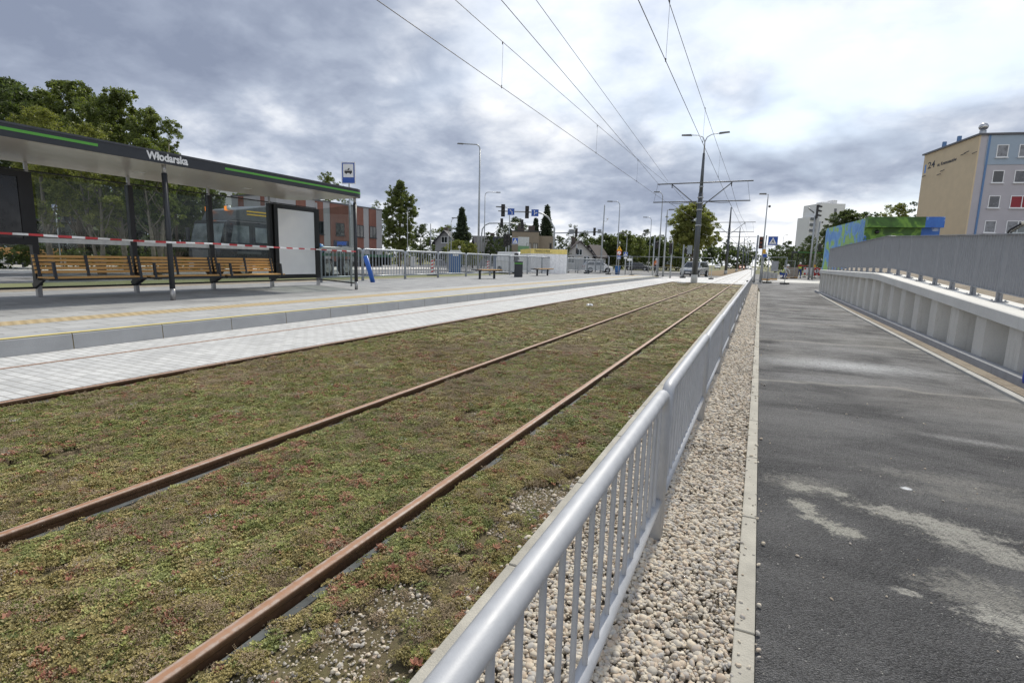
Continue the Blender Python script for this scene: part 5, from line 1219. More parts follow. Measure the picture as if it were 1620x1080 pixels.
def exR(b,L):
    x,_,z=L(1213,372); MB().tube([(x-.1,.3,0),(x,.3,z)],.05,8).build('second_post',lampm,b,True)
    x,_,z=L(1208.5,398); MB().box(x-.1,x+.14,-.1,.1,z-.17,z+.17).build('push_button_box',M('button_yellow',(.6,.33,.03),.5),b); MB().box(x-.04,x+.25,-.05,.05,z-.45,z-.2).build('blue_plate',blue,b)
    x,_,z=L(1216,316+12); MB().ell((x+.05,-.1,z),.1,.1,.1,8,5).build('camera_dome',black,b,True)
post_sig(1199.5,43,400-28,[(1204,384,19)],'signal post with red lenses and a large blue crossing sign on the right',ped=(1222.5,381.5,15.5),lit=redl,extra=exR,r=.075)
def exL(b,L):
    x0,_,z0=L(1279.5,329.5); x1,_,z1=L(1288,337); MB().tube([(x0,-.2,z0),(x1,-.2,z1)],.07,8).build('side_arm',headm,b,True)
    x,_,z=L(1297.5,350); MB().tube([(.35,.3,0),(x,.3,z)],[.1,.08],8).build('second_post',lampm,b,True); x,_,z=L(1296,391); MB().box(x-.1,x+.25,.0,.3,z-.4,z+.4).build('side_signal',black,b); x,_,z=L(1289,421); MB().box(x-.1,x+.1,-.15,.1,z-.15,z+.15).build('push_button_box',MATS['button_yellow'],b)
    x,_,z=L(1301,352); MB().ell((x,0,z),.1,.1,.1,8,5).build('camera_dome',black,b,True)
post_sig(1290,60,341,[(1293,335,21)],'tall signal post with a dark three visor head in front of the white tower block',side=True,extra=exL,r=.11)
def pole_sign(px,f,ytop,items,label,nm='road_sign'):
    p=U(px,ytop,f); b=thing(nm,label,'road sign',(p.x,p.y,0),face_cam(p)); MB().tube([(0,.03,-.05),(0,.03,p.z)],.035,8).build('pole',galv,b,True)
    for (py,hp,kd) in items:
        z=U(px,py,f).z; s=hp/FPX*f
        if kd=='tri':
            o=MB().prism([(-s*.58,z-s/2),(s*.58,z-s/2),(0,z+s/2)],1,-.02,0).build('warning_plate',M('sign_orange',(.75,.42,.02),.4),b); MB().box(-.03,.03,-.028,-.021,z-s*.2,z+s*.18).build('mark',black,o); MB().prism([(-s*.58,z-s/2),(s*.58,z-s/2),(s*.5,z-s*.42),(-s*.5,z-s*.42)],1,-.03,-.021).build('red_rim',red,o)
        elif kd=='round':
            o=MB().tube([(0,-.02,z),(0,0,z)],s/2,18).build('round_plate',white,b); r=MB(); 
            for k in range(18):
                a0,a1=k*math.pi/9,(k+1)*math.pi/9; r.add([(s*.5*math.cos(a0),-.026,z+s*.5*math.sin(a0)),(s*.5*math.cos(a1),-.026,z+s*.5*math.sin(a1)),(s*.40*math.cos(a1),-.026,z+s*.40*math.sin(a1)),(s*.40*math.cos(a0),-.026,z+s*.40*math.sin(a0))],[(0,1,2,3)])
            r.build('rim',black if px<800 else red,o); MB().prism([(-s*.25,z-s*.2),(-s*.18,z-s*.27),(s*.25,z+s*.2),(s*.18,z+s*.27)],1,-.03,-.0265).build('slash',black,o)
        elif kd=='ped': ped_sign(b,0,z,s,-.0)
        elif kd=='white': MB().box(-s*.9,s*.9,-.02,0,z-s/2,z+s/2).build('name_plate',white,b)
    return b
pole_sign(980.3,55,388,[(393,8,'tri'),(400,7,'round'),(407,5.5,'ped')],'pole with a yellow triangle, a round limit sign and a small blue sign')
pole_sign(990,52,398,[(402,6.5,'ped'),(408,2.5,'white')],'pole with a blue crossing sign and a white plate right of the yellow triangle')
pole_sign(996.5,50,404,[(410.5,4,'white')],'low post with a small white plate right of the blue crossing sign')
pole_sign(727,64,389,[(391,5.5,'round')],'white round sign with a black rim above the blue toilet')
# opposite stop across the road
s_=stop_sign(94,324,337,(U(94,400,33).x,U(94,400,33).y),.36,'small blue tram stop sign across the road, seen through the left glass pane','stop_sign_across_road',0)
def opp():
    f=35; a=U(-60,344,f); b_=U(103,346,f); z=U(50,345,f).z; d=Vector((b_.x-a.x,b_.y-a.y)); L=d.length; yaw=math.atan2(d.y,d.x)
    b=thing('tram_shelter','shelter across the road, green stripe on its roof, seen through the left glass','tram shelter',(b_.x,b_.y,0),yaw)
    MB().box(-L,0,-.1,2.2,z-.12,z+.14).build('roof',anth,b); MB().box(-L,-.1,-.112,-.1,z+.0,z+.06).build('green_stripe',green,b)
    for x in (-.6,-3.2,-5.8): MB().tube([(x,.2,0),(x,.2,z)],.05,8).build('post',anth,b,True)
    MB().box(-L,-.4,1.9,1.93,.3,z-.3).build('glass_pane',glass,b)
    z0=U(40,405,f).z; bb=thing('slatted_bench','wooden bench across the road, seen through the glass at the left edge','bench',tuple(b_),yaw); bb.location.z=0
    x1=-.5; st=MB()
    for k in range(5): st.box(-L,x1,.02*k,.02*k+.03,z0+.10+k*.09,z0+.165+k*.09)
    st.build('backrest',wood,bb); MB().box(-L,x1,-.5,.0,z0+.02,z0+.06).build('seat',wood,bb); MB().box(-L,x1,-.5,.0,z0-.04,z0+.02).build('seat_frame',anth,bb)
    for x in (-.9,-2.9,-4.9): MB().box(x-.05,x+.05,-.3,-.2,0,z0-.04).build('leg',anth,bb)
opp()
# ------------------------------------------------------------------ vehicles
def wheel(b,x,y,r,w_=.22):
    s=1 if x>0 else -1
    o=MB().tube([(x-w_/2,y,r),(x+w_/2,y,r)],r,20).build('wheel',tyre,b,True); MB().tube([(x+s*(w_/2-.01),y,r),(x+s*(w_/2+.015),y,r)],r*.62,14).build('rim',rimm,o); return o
def car(loc,yaw,paint,label,L=4.1,W=1.75,H=1.5,kind='hatch',name='parked_car',cat='car',scale=1.):
    """front towards local -y"""
    b=thing(name,label,cat,loc,yaw); b.scale=(scale,)*3; h=L/2
    if kind=='hatch': low=[(-h,.35),(-h+.02,.62),(-h+.12,.80),(-h+.95,.97),(h-.08,1.0),(h,.85),(h+.0,.38),(h-.1,.24),(-h+.1,.24)]; up=[(-h+.80,.95),(-h+1.55,H-.06),(-h+1.95,H),(h-.75,H-.02),(h-.35,H-.12),(h-.02,.98)]
    elif kind=='van': low=[(-h,.35),(-h+.02,.75),(-h+.15,.98),(-h+.75,1.18),(h,1.2),(h,.38),(h-.1,.26),(-h+.1,.26)]; up=[(-h+.6,1.15),(-h+1.25,H-.12),(-h+1.6,H),(h-.1,H),(h-.02,1.19)]
    else: low=[(-h,.35),(-h+.02,.62),(-h+.12,.78),(-h+1.1,.93),(h-.08,.98),(h,.85),(h,.38),(h-.1,.24),(-h+.1,.24)]; up=[(-h+.95,.92),(-h+1.75,H-.06),(-h+2.1,H),(h-1.2,H-.03),(h-.35,.97)]
    vs=[];fs=[]; n=len(low)
    for k,(xx,ins) in enumerate(((-W/2,.0),(-W/2+.0,.0))): pass
    # body: chamfered in plan
    prof=[]
    for sx in (-1,1):
        for (yy,zz) in low:
            t=abs(yy)/h; x=sx*(W/2)*(1-.10*max(0,(t-.80)/.2)**1.5); x*= (1-.03*(zz>.8)); prof.append((x,yy,zz))
    vs=prof; fs=[tuple(range(n))[::-1],tuple(range(n,2*n))]+[(i,(i+1)%n,n+(i+1)%n,n+i) for i in range(n)]
    body=MB().add(vs,fs).build('body',paint,b,bevel=.035)
    m=len(up); vs=[]
    zb=up[0][1]; 
    for sx in (-1,1):
        for (yy,zz) in up: vs.append((sx*(W/2-.04-.17*(zz-zb)/(H-zb)),yy,zz))
    MB().add(vs,[tuple(range(m))[::-1],tuple(range(m,2*m))]+[(i,(i+1)%m,m+(i+1)%m,m+i) for i in range(m)]).build('cabin',paint,b,bevel=.03)
    # glass: side, front, rear slightly proud
    def xs(z): return W/2-.04-.17*(z-zb)/(H-zb)+.006
    z0,z1=zb+.05,H-.12; 
    def yf(z): # front slope
        (a,b_)=(up[0],up[1]); return a[0]+(b_[0]-a[0])*(z-a[1])/(b_[1]-a[1])
    def yr(z): a,b_=up[-1],up[-2]; return a[0]+(b_[0]-a[0])*(z-a[1])/(b_[1]-a[1]+1e-6)
    mid=(up[1][0]+h)/2-.1
    for s in (-1,1):
        segs=[(yf(z0)+.22,mid-.04,yf(z1)+.12,mid-.04),(mid+.04,yr(z0)-.28,mid+.04,yr(z1)-.14)] if kind!='van' else [(yf(z0)+.22,-h+1.95,yf(z1)+.14,-h+1.95)]
        for (a,b_,c,d) in segs:
            MB().add([(s*xs(z0),a,z0),(s*xs(z0),b_,z0),(s*xs(z1),d,z1),(s*xs(z1),c,z1)],[(0,1,2,3)]).build('side_window',glassd,b)
    wi=.10
    MB().add([(-xs(z0)+wi,yf(z0)-.012,z0),(xs(z0)-wi,yf(z0)-.012,z0),(xs(z1)-wi,yf(z1)-.012,z1),(-xs(z1)+wi,yf(z1)-.012,z1)],[(0,1,2,3)]).build('windscreen',glassd,b)
    MB().add([(-xs(z0)+wi,yr(z0)+.012,z0),(xs(z0)-wi,yr(z0)+.012,z0),(xs(z1)-wi,yr(z1)+.012,z1),(-xs(z1)+wi,yr(z1)+.012,z1)],[(0,1,2,3)]).build('rear_window',glassd,b)
    for s in (-1,1):
        MB().prism([(s*.42,.66),(s*(W/2-.10),.70),(s*(W/2-.08),.82),(s*.52,.78)],1,-h-.012,-h+.2).build('headlight',M('headlight_clear',(.7,.72,.75),.1,.2),b)
        MB().box(s*(W/2-.28)-.10,s*(W/2-.28)+.12,h-.06,h+.012,.68,.92).build('tail_light',M('tail_red',(.4,.02,.02),.3),b)
        MB().box(s*(W/2+.08)-.09,s*(W/2+.08)+.07,yf(z0)+.12,yf(z0)+.22,z0,z0+.15).build('wing_mirror',paint,b)
    MB().box(-.45,.45,-h-.012,-h+.05,.50,.62).build('grille',black,b); MB().box(-W/2+.1,W/2-.1,-h-.02,-h+.1,.26,.42).build('lower_bumper',M('bumper_dark',(.05,.05,.055),.6),b)
    MB().box(-.25,.25,-h-.026,-h-.02,.40,.49).build('number_plate',white,b); MB().box(-.25,.25,h+.012,h+.02,.52,.62).build('number_plate',white,b)
    for x in (-W/2+.09,W/2-.09):
        for y in (-h+.78,h-.72):
            wheel(b,x,y,.31)
            MB().tube([(x-.10*1,y,.33),(x+.095*1,y,.33)],.365,18).build('wheel_arch',black,b)
    return b
silver=M('silver_paint',(.42,.44,.46),.25,.6,.04,3,coat=.6); wpaint=M('car_white',(.85,.86,.86),.3,0,.03,3,coat=.6); gpaint=M('car_dark',(.045,.048,.055),.25,.3,.05,3,coat=.6)
p=G(1098,438); car((p.x-.1,p.y+1.2,0),-.22,silver,'silver car facing the camera at the crossing behind the nearest catenary pole',4.2,1.8,1.6,scale=1.06)
p=G(945,431); car((p.x,p.y,0),1.5+math.pi+math.atan2(-p.x,p.y)+.35-math.pi,wpaint,'white hatchback seen from its rear corner beside the straight signal mast',3.9,1.7,1.5,scale=.95)
p=G(815,433); car((p.x,p.y+.5,0),1.05,wpaint,'white van behind the platform fence beside the litter bin',5.,1.95,2.1,'van','parked_van','van')
p=U(1010,420,95); car((p.x,p.y,0),1.3+.2,gpaint,'dark car parked far across the crossing under the rounded trees',4.4,1.8,1.45,scale=1.)
for i,(px,f,pt,lb) in enumerate([(1135,185,wpaint,'distant white car between the first and second catenary poles'),(1153,210,gpaint,'distant dark car right of the second catenary pole'),(1173,190,M('car_orange',(.55,.13,.03),.3),'distant orange car beyond the third catenary pole'),(1184,200,wpaint,'distant white car close to the last catenary poles')]):
    p=U(px,424,f); car((p.x,p.y,0),.1,pt,lb,4.2,1.8,1.5)
def bus():
    p=U(1052,424,118); b=thing('city_bus','green and yellow city bus far across the crossing behind the left posts','bus',(p.x,p.y,0),.55)
    gm=M('bus_green',(.05,.25,.07),.35); L=5.4;W=1.25
    MB().box(-W,W,-L,L,.35,1.15).build('lower_body',M('bus_yellow',(.55,.42,.04),.4),b,bevel=.08); MB().box(-W+.02,W-.02,-L+.02,L-.02,1.15,2.55).build('window_band',glassd,b,bevel=.06)
    MB().box(-W,W,-L,L,2.55,3.0).build('roof',gm,b,bevel=.08)
    for k in range(6):
        for s in (-1,1): MB().box(s*W-.01,s*W+.01,-L+1.6*k+.7,-L+1.6*k+.85,1.15,2.55).build('pillar',gm,b)
    for x in (-W+.1,W-.1):
        for y in (-L+2,L-2.4): wheel(b,x,y,.48,.28)
bus()
def lorry():
    fr=G(318,440); X0=-26.2; y0=XP(322,X0,1.6); y1=XP(600,X0,1.0)
    L=y1-y0; b=thing('lorry','dark tow lorry with yellow stripes and orange beacons standing on the road behind the shelter','lorry',(X0,y0,0),0)
    dk=M('lorry_paint',(.035,.037,.045),.3,.1,.1,2,coat=.5); W=1.25
    CL=3.6; topz=3.35
    MB().prism([(.05,.75),(0,1.35),(.12,1.75),(.42,2.9),(.62,3.0),(CL,3.0),(CL,.75)],0,-W,W).build('cab',dk,b,bevel=.05)
    MB().prism([(.75,3.0),(1.05,3.55),(3.1,3.95),(CL+.1,3.9),(CL+.1,3.0)],0,-W+.1,W-.1).build('roof_fairing',M('fairing_grey',(.10,.11,.12),.35),b,bevel=.05)
    for z in (3.34,3.5): MB().box(W-.1,W-.08,1.75,CL+.1,z,z+.07).build('yellow_stripe',yellow,b)
    # door window etc. on the side seen from the platform (+x)
    for (a,c,z0,z1) in ((.62,1.75,1.85,2.75),(2.15,3.3,1.9,2.7)): MB().prism([(a,z0),(c,z0),(c,z1),(a+(.22 if a<1 else 0),z1)],0,W+.002,W+.014).build('side_window',M('cab_window',(.20,.23,.25),.08,0,.5,1.2),b)  # pane colour lightened to stand in for reflected sky
    MB().prism([(.12,1.80),(.40,2.80),(.38,2.80),(.10,1.80)],0,-W+.1,W-.1).build('windscreen',MATS['cab_window'],b)
    MB().box(-W,W,-.06,.10,.45,.85).build('bumper',M('bumper_dark',(.05,.05,.055),.6),b); MB().box(-.9,.9,-.012,.04,1.0,1.45).build('grille',M('grille_grey',(.2,.2,.21),.4,.5),b)
    for s in (-1,1):
        MB().box(s*.95-.18,s*.95+.18,-.075,-.05,.55,.75).build('headlight',M('headlight_clear',(.7,.72,.75),.1,.2),b)
        MB().box(s*(W+.22)-.1,s*(W+.22)+.1,.15,.25,1.9,2.6).build('mirror',dk,b)
    MB().box(W,W+.01,.5,CL-.05,1.62,1.66).build('trim_line',MATS['fairing_grey'],b); MB().prism([(.95,1.28),(1.0,1.42),(2.4,1.42),(2.5,1.28)],0,W,W+.02).build('step_panel',MATS['fairing_grey'],b); MB().box(W,W+.006,1.95,1.97,.9,2.8).build('door_seam',black,b); MB().box(W,W+.03,1.6,1.85,1.72,1.76).build('door_handle',rimm,b)
    for x in (-.75,.75):
        bc=MB().tube([(x,.9,3.5),(x,.9,3.72)],.13,10).build('beacon',orange,b,True); MB().ell((x+.28,.8,3.62),.14,.10,.14,10,6).build('spot_lamp',M('headlight_clear',(.7,.72,.75),.1,.2),b,True)
    MB().box(-W+.1,W-.1,CL+.3,CL+.8,.9,3.1).build('exhaust_rack',black,b)
    MB().box(-.45,.45,CL,L-.3,.62,.92).build('chassis',black,b)
    MB().box(-W,W,CL+1.0,L,1.28,1.46).build('flatbed',M('bed_green',(.025,.10,.06),.6,.1,.3),b)
    for k in range(5): MB().box(W-.03,W+.01,CL+1.4+k*(L-CL-2)/4.5,CL+1.5+k*(L-CL-2)/4.5,1.46,1.6).build('stake',galv,b)
    MB().box(-W+.05,W-.05,L-.35,L-.05,.7,1.28).build('rear_beam',black,b)
    for s in (-.9,.9): MB().box(s-.2,s+.2,L-.05,L+.0,.95,1.1).build('tail_light',M('tail_red',(.4,.02,.02),.3),b)
    ws=[1.35]; ws+=[XP(px,X0+W,.5)-y0 for px in (519,548)]
    for y in ws:
        for x in (-W+.14,W-.14):
            o=MB().tube([(x-.15,y,.52),(x+.15,y,.52)],.52,24).build('wheel',tyre,b,True); s=1 if x>0 else -1
            MB().tube([(x+s*.13,y,.52),(x+s*.16,y,.52)],.30,16).build('rim',rimm,o); hb=MB(); hb.tube([(x+s*.15,y,.52),(x+s*.22,y,.52)],.11,10); hb.build('hub',rimm,o)
            for k in range(8): pass
    for y in ws[1:]:
        MB().prism([(y-.66,.60),(y-.45,1.10),(y+.45,1.10),(y+.66,.60),(y+.60,.60),(y+.40,1.05),(y-.40,1.05),(y-.60,.60)],0,W-.32,W+.02).build('mudguard',black,b)
    MB().ell((W-.3,XP(512,X0+W,1.9)-y0,1.75),.28,.30,.30,10,6).build('blue_drum',M('drum_blue',(.06,.22,.5),.4),b,True)
    MB().tube([(0,CL+.9,1.46),(0,CL+1.2,3.9)],.09,8).build('crane_post',red,b,True)
lorry()
# excavator cab behind the railing
def excavator():
    y0=26.; p=G(1600,360,2.8); a=U(1569,372,24); b=thing('excavator','excavator with a rounded glass cab and an orange beacon behind the railing','excavator',(a.x+1.6,a.y,1.0),face_cam(a)-.1)
    s=1.; W=1.0
    cabp=[(-1.25,.6),(-1.2,1.25),(-.95,1.72),(-.6,1.93),(.9,1.96),(.9,.6)]
    pn=M('excavator_cream',(.55,.53,.46),.5,0,.08)
    z=U(1600,353,24).z-1.0; k=z/1.96
    P=[(u_,v*k) for u_,v in cabp]
    def band(pp,y0_,y1_,nm,m): return MB().prism(pp,1,y0_,y1_).build(nm,m,b)
    for yy in (-.02,.98):
        for i in range(len(P)-1):
            a_,c=P[i],P[i+1]; MB().tube([(a_[0],yy,a_[1]),(c[0],yy,c[1])],.045,6).build('cab_frame',black if i<3 else pn,b)
    MB().prism([(q[0]*.97,q[1]*.985) for q in P],1,.0,.95).build('cab_glass',glass,b)
    MB().box(-.62,.92,-.05,1.0,P[4][1]-.02,P[4][1]+.05).build('cab_roof',pn,b,bevel=.02); MB().box(.85,2.6,-.1,1.1,.1,z*.62).build('engine_cover',M('excavator_yellow',(.55,.35,.03),.5),b,bevel=.05)
    MB().tube([(-.05,.4,z+.0),(-.05,.4,z+.08)],.05,8).build('beacon_base',black,b); MB().tube([(-.05,.4,z+.08),(-.05,.4,z+.22)],.06,10).build('beacon',orange,b,True)
    MB().box(-.2,.4,.3,.7,.8,1.5*k).build('seat',black,b); MB().box(-1.2,2.4,-.2,1.2,.0,.2).build('slew_deck',black,b)
    for s in (-.5,1.1): MB().box(-1.3,2.3,s-.0,s+.35,-.1,.35).build('track',tyre,b,bevel=.1)
excavator()
# ------------------------------------------------------------------ site things
def toilet():
    p=G(720,425.5,0); f=46; p=U(720,424,f); q=U(720,396,f); b=thing('portable_toilet','blue portable toilet with a white roof behind the platform fence','portable toilet',(p.x,p.y,0),face_cam(p)+.12); H=q.z; W=(U(729,410,f)-U(711,410,f)).length/2*.95
    bl=M('toilet_blue',(.035,.13,.33),.5,0,.06); MB().box(-W,W,-W,W,.0,H*.9).build('cabin',bl,b)
    rb=MB()
    for k in range(7): x=-W+W*2*(k+.5)/7; rb.box(x-.04,x+.04,-W-.03,-W,.12,H*.72)
    rb.build('door_ribs',bl,b); MB().prism([(-W-.05,H*.9),(W+.05,H*.9),(W*.8,H),(-W*.8,H)],1,-W-.05,W+.05).build('roof',M('toilet_roof',(.6,.62,.64),.5),b); MB().box(-W*.5,W*.4,-W-.04,-W-.031,H*.76,H*.85).build('label_plate',white,b); MB().box(-W-.03,W+.03,-W-.03,W+.03,-.02,.08).build('skid',black,b)
toilet()
stripes=None
def delineator(px,py,f,label,h=1.1):
    p=U(px,py,f); b=thing('marker_board',label,'marker board',(p.x,p.y,0),face_cam(p),'red and white marker boards'); MB().box(-.14,.14,-.02,.02,.12,h+.1).build('board',white,b)
    for k in range(4): z=.2+k*.26; MB().prism([(-.14,z),(.14,z+.12),(.14,z+.24),(-.14,z+.12)],1,-.026,-.021).build('red_bar',red,b)
    MB().box(-.4,.4,-.2,.2,0,.12).build('rubber_foot',black,b)
delineator(684,427,40,'red and white marker board left of the blue toilet'); delineator(772,424,50,'red and white marker board right of the tallest street lamp')
def barrier(px0,px1,py,f,label,h=1.1):
    a=U(px0,py,f);b_=U(px1,py,f); d=Vector((b_.x-a.x,b_.y-a.y)); W=d.length; b=thing('site_barrier',label,'site barrier',(a.x,a.y,0),math.atan2(d.y,d.x),'red and white site barriers')
    MB().box(0,W,-.02,.02,.35,h+.35).build('board',white,b)
    for z in (.37,h+.06):
        for k in range(int(W/.5)): MB().box(k*.5+.05,k*.5+.3,-.026,-.021,z,z+.24).build('red_bar',red,b)
    for x in (.15,W-.15): MB().box(x-.03,x+.03,.0,.04,0,.35).build('leg',galv,b); MB().box(x-.08,x+.08,-.35,.35,0,.1).build('rubber_foot',black,b)
    return b
bb_=barrier(1287,1303,432,66,'red and white site barrier with a round sign beside the tall signal post',1.0)
z=.95; r=MB()
for k in range(20):
    a0,a1=k*math.pi/10,(k+1)*math.pi/10; r.add([(.35+.42*math.cos(a0),-.04,z+.42*math.sin(a0)),(.35+.42*math.cos(a1),-.04,z+.42*math.sin(a1)),(.35+.30*math.cos(a1),-.04,z+.30*math.sin(a1)),(.35+.30*math.cos(a0),-.04,z+.30*math.sin(a0))],[(0,1,2,3)])
r.build('round_rim',red,bb_); MB().box(.30,.40,-.045,-.041,z-.2,z+.2).build('digit',black,bb_)
barrier(1271,1284,433,72,'red and white site barrier left of the one with a round sign',1.0)
def mesh_fence(px0,px1,f0,f1,ytop,label,n,z0=.08,gm=galv):
    """temporary fence panels on rubber feet"""
    a=U(px0,420,f0);b_=U(px1,420,f1); H=U(px0,ytop,f0).z; d=Vector((b_.x-a.x,b_.y-a.y,0)); L=d.length/n; yaw=math.atan2(d.y,d.x)
    for i in range(n):
        o=a.lerp(b_,i/n); w_=L*.97
        t=thing('mesh_fence_panel',label[i] if isinstance(label,list) else label,'fence panel',(o.x,o.y,0),yaw,'temporary mesh fence panels')
        fr=MB(); r_=.024
        fr.tube([(0,0,0),(0,0,H)],r_,6); fr.tube([(w_,0,0),(w_,0,H)],r_,6); fr.tube([(0,0,H),(w_,0,H)],r_,6); fr.tube([(0,0,.2),(w_,0,.2)],r_,6); fr.tube([(0,0,H*.5),(w_,0,H*.5)],r_*.6,5); fr.build('frame',gm,t,True)
        ms=MB(); k=.30
        x=k
        while x<w_: ms.tube([(x,0,.2),(x,0,H)],  .002,3,False); x+=k
        ms.build('wire_mesh',gm,t); 
        for x in (0,w_): MB().box(x-.1,x+.1,-.35,.35,-.0,.12).build('rubber_foot',M('foot_dark',(.05,.05,.05),.8),t)
mesh_fence(897,1128,62,50,404,['temporary fence panel behind the white hatchback, leftmost of the row','temporary fence panel left of the warning sign pole','temporary fence panel below the warning sign pole','temporary fence panel in front of the green bus','temporary fence panel left of the nearest catenary pole','temporary fence panel around the nearest catenary pole'],6)
mesh_fence(1190,1245,45,41,407,['open temporary fence panel beside the end of the grey fence','open temporary fence panel in front of the crouching worker'],2)
mesh_fence(1242,1258,60,62,412,['temporary fence panel left of the worker in the yellow vest'],1)
# banner on fence
def banner():
    f=48; a=U(838.5,430,f); b_=U(896,430,f); d=Vector((b_.x-a.x,b_.y-a.y)); W=d.length; H=U(860,394,f).z; z0=.2
    b=thing('banner_fence','white banner with a yellow top stripe hung on a fence right of the litter bin','banner',(a.x,a.y,0),math.atan2(d.y,d.x))
    w_=MB(); n=30; 
    vs=[];fs=[]
    for i in range(n+1):
        x=W*i/n; o=.03*math.sin(i*1.7)+.02*math.sin(i*.6)
        for k,z in enumerate((z0,(z0+H)/2,H*.82)): vs.append((x,o*(1.4-k*.5)-.02,z))
    for i in range(n):
        for k in range(2): fs.append((i*3+k,(i+1)*3+k,(i+1)*3+k+1,i*3+k+1))
    MB().add(vs,fs).build('cloth',M('banner_cloth',(.88,.88,.88),.6),b,True); MB().box(0,W,-.03,-.01,H*.82,H).build('yellow_stripe',M('banner_yellow',(.85,.68,.22),.6),b)
    t=textmesh('Przepraszamy za utrudnienia',.3,'lettering',black,b,axes((.35,-.034,H*.935),(1,0,0),(0,0,1)),.003,.002); w0=max(v.co.x for v in t.data.vertices); t.data.transform(Matrix.Diagonal((W*.42/w0,1,1,1)))
    t=textmesh('Trwa przebudowa trasy tramwajowej',.2,'lettering',M('print_grey',(.3,.25,.15),.7),b,axes((.35,-.034,H*.865),(1,0,0),(0,0,1)),.0,.002); w0=max(v.co.x for v in t.data.vertices); t.data.transform(Matrix.Diagonal((W*.48/w0,1,1,1)))
    for x in (0,W/2,W): MB().tube([(x,.04,0),(x,.04,H+.05)],.03,6).build('post',galv,b,True)
    MB().add([(0,0,H*.82),(0,0,H),(-.9,1.6,H*.97),(-.9,1.6,H*.8)],[(0,1,2,3)]).build('side_stripe',MATS['banner_yellow'],b); MB().add([(0,0,z0),(0,0,H*.82),(-.9,1.6,H*.8),(-.9,1.6,z0)],[(0,1,2,3)]).build('side_cloth',MATS['banner_cloth'],b)
banner()
# boxes and cabinets behind the platform fence
for (px0,px1,yt,yb,f,m,lb) in [(650,657,406,420,70,M('cabinet_grey',(.45,.46,.46),.6),'grey electrical cabinet behind the platform fence, right of the brick striped building'),(642,649,408,419,76,M('cabinet_beige',(.36,.34,.29),.7),'beige utility cabinet left of the grey one'),(781,790,405,419,60,M('cabinet_blue',(.13,.17,.23),.6),'blue grey container left of the white van')]:
    a=U(px0,yb,f);b_=U(px1,yb,f);H=U(px0,yt,f).z; W=(b_-a).length; t=thing('utility_cabinet',lb,'cabinet',((a.x+b_.x)/2,(a.y+b_.y)/2,0),face_cam(a))
    MB().box(-W/2,W/2,0,.5,.0,H).build('body',m,t,bevel=.01); MB().box(-W/2-.03,W/2+.03,-.03,.53,H,H+.06).build('lid',m,t); MB().box(-.012,.012,-.01,0,.1,H-.1).build('door_seam',black,t); MB().box(.05,.12,-.03,-.001,H*.5,H*.55).build('handle',black,t)
p=U(977,424,60); t=thing('litter_bin','small blue waste bin at the foot of the street lamp with warning signs','litter bin',(p.x,p.y,0),0); MB().tube([(0,0,0),(0,0,.9)],[.26,.32],12).build('body',M('toilet_blue',(.035,.13,.33),.5),t,True); MB().tube([(0,0,.9),(0,0,.97)],.34,12).build('lid',M('toilet_blue',(.035,.13,.33),.5),t,True)
o=MB().box(-.12,.06,-.03,.03,0,.05); p=U(1083,448.5,40.5); t=thing('concrete_cover','pale concrete cover lying in the planting left of the nearest catenary pole','cover',(-5.05,40.9,-.05),.1)
MB().tube([(0,0,0),(0,0,.07)],.32,12).build('slab',conc,t); MB().tube([(0,0,.07),(0,0,.10)],.1,8).build('knob',conc,t)
q=G(933,484,-.04); pb=MB().ell((0,0,0),.10,.07,.05,9,5); 
for i,v in enumerate(pb.v): pb.v[i]=(v[0]+.02*math.sin(i*2.1),v[1]+.02*math.cos(i*1.3),v[2]+.015*math.sin(i*3.7))
o=pb.build('crumpled_bag',white); o.location=(q.x,q.y,-.02); tag(o,'small crumpled white bag lying in the planting left of the left rail','litter')
# kerb stones stacked / site clutter on the right
def pallet(px,py,f,label,w_,h,m):
    p=U(px,py,f); t=thing('stone_pallet',label,'pallet',(p.x,p.y,0),face_cam(p),'paving stone pallets on the far pavement')
    for k in range(3): MB().box(-w_/2,w_/2,-.4+k*.35,-.3+k*.35,0,.1).build('runner',wood,t)
    MB().box(-w_/2,w_/2,-.4,.4,.1,.14).build('deck',wood,t)
    for r_ in range(3):
        for c in range(3): MB().box(-w_/2+w_*c/3+.01,-w_/2+w_*(c+1)/3-.01,-.38,.38,.14+h*r_/3+.005,.14+h*(r_+1)/3-.005).build('stone',m,t)
st=M('paver_stone',(.30,.26,.22),.9,0,.15); st2=M('paver_stone_grey',(.34,.34,.34),.9,0,.15)
pallet(1210,440,52,'pallet of grey paving stones behind the red signal post, left one',.9,.7,st2); pallet(1222,440,54,'pallet of grey paving stones behind the open fence panel, right one',.9,.6,st2); pallet(1253,436,66,'brown stack of paving stones left of the worker in the yellow vest',1.3,1.2,st)
def sign_board(px,py0,py1,f,wd,label):
    p=U(px,py1,f); z1=U(px,py0,f).z; z0=U(px,py1,f).z; t=thing('notice_board',label,'notice board',(p.x,p.y,0),face_cam(p)-.1); w_=wd/FPX*f
    MB().box(-w_/2,w_/2,-.03,.03,max(z0,.3),z1).build('board',M('board_grey',(.30,.31,.33),.6),t)
    for x in (-w_/2+.1,w_/2-.1): MB().tube([(x,.05,0),(x,.05,z1)],.03,6).build('post',galv,t,True)
sign_board(1225,413,429,70,10,'grey notice board behind the open fence panel')
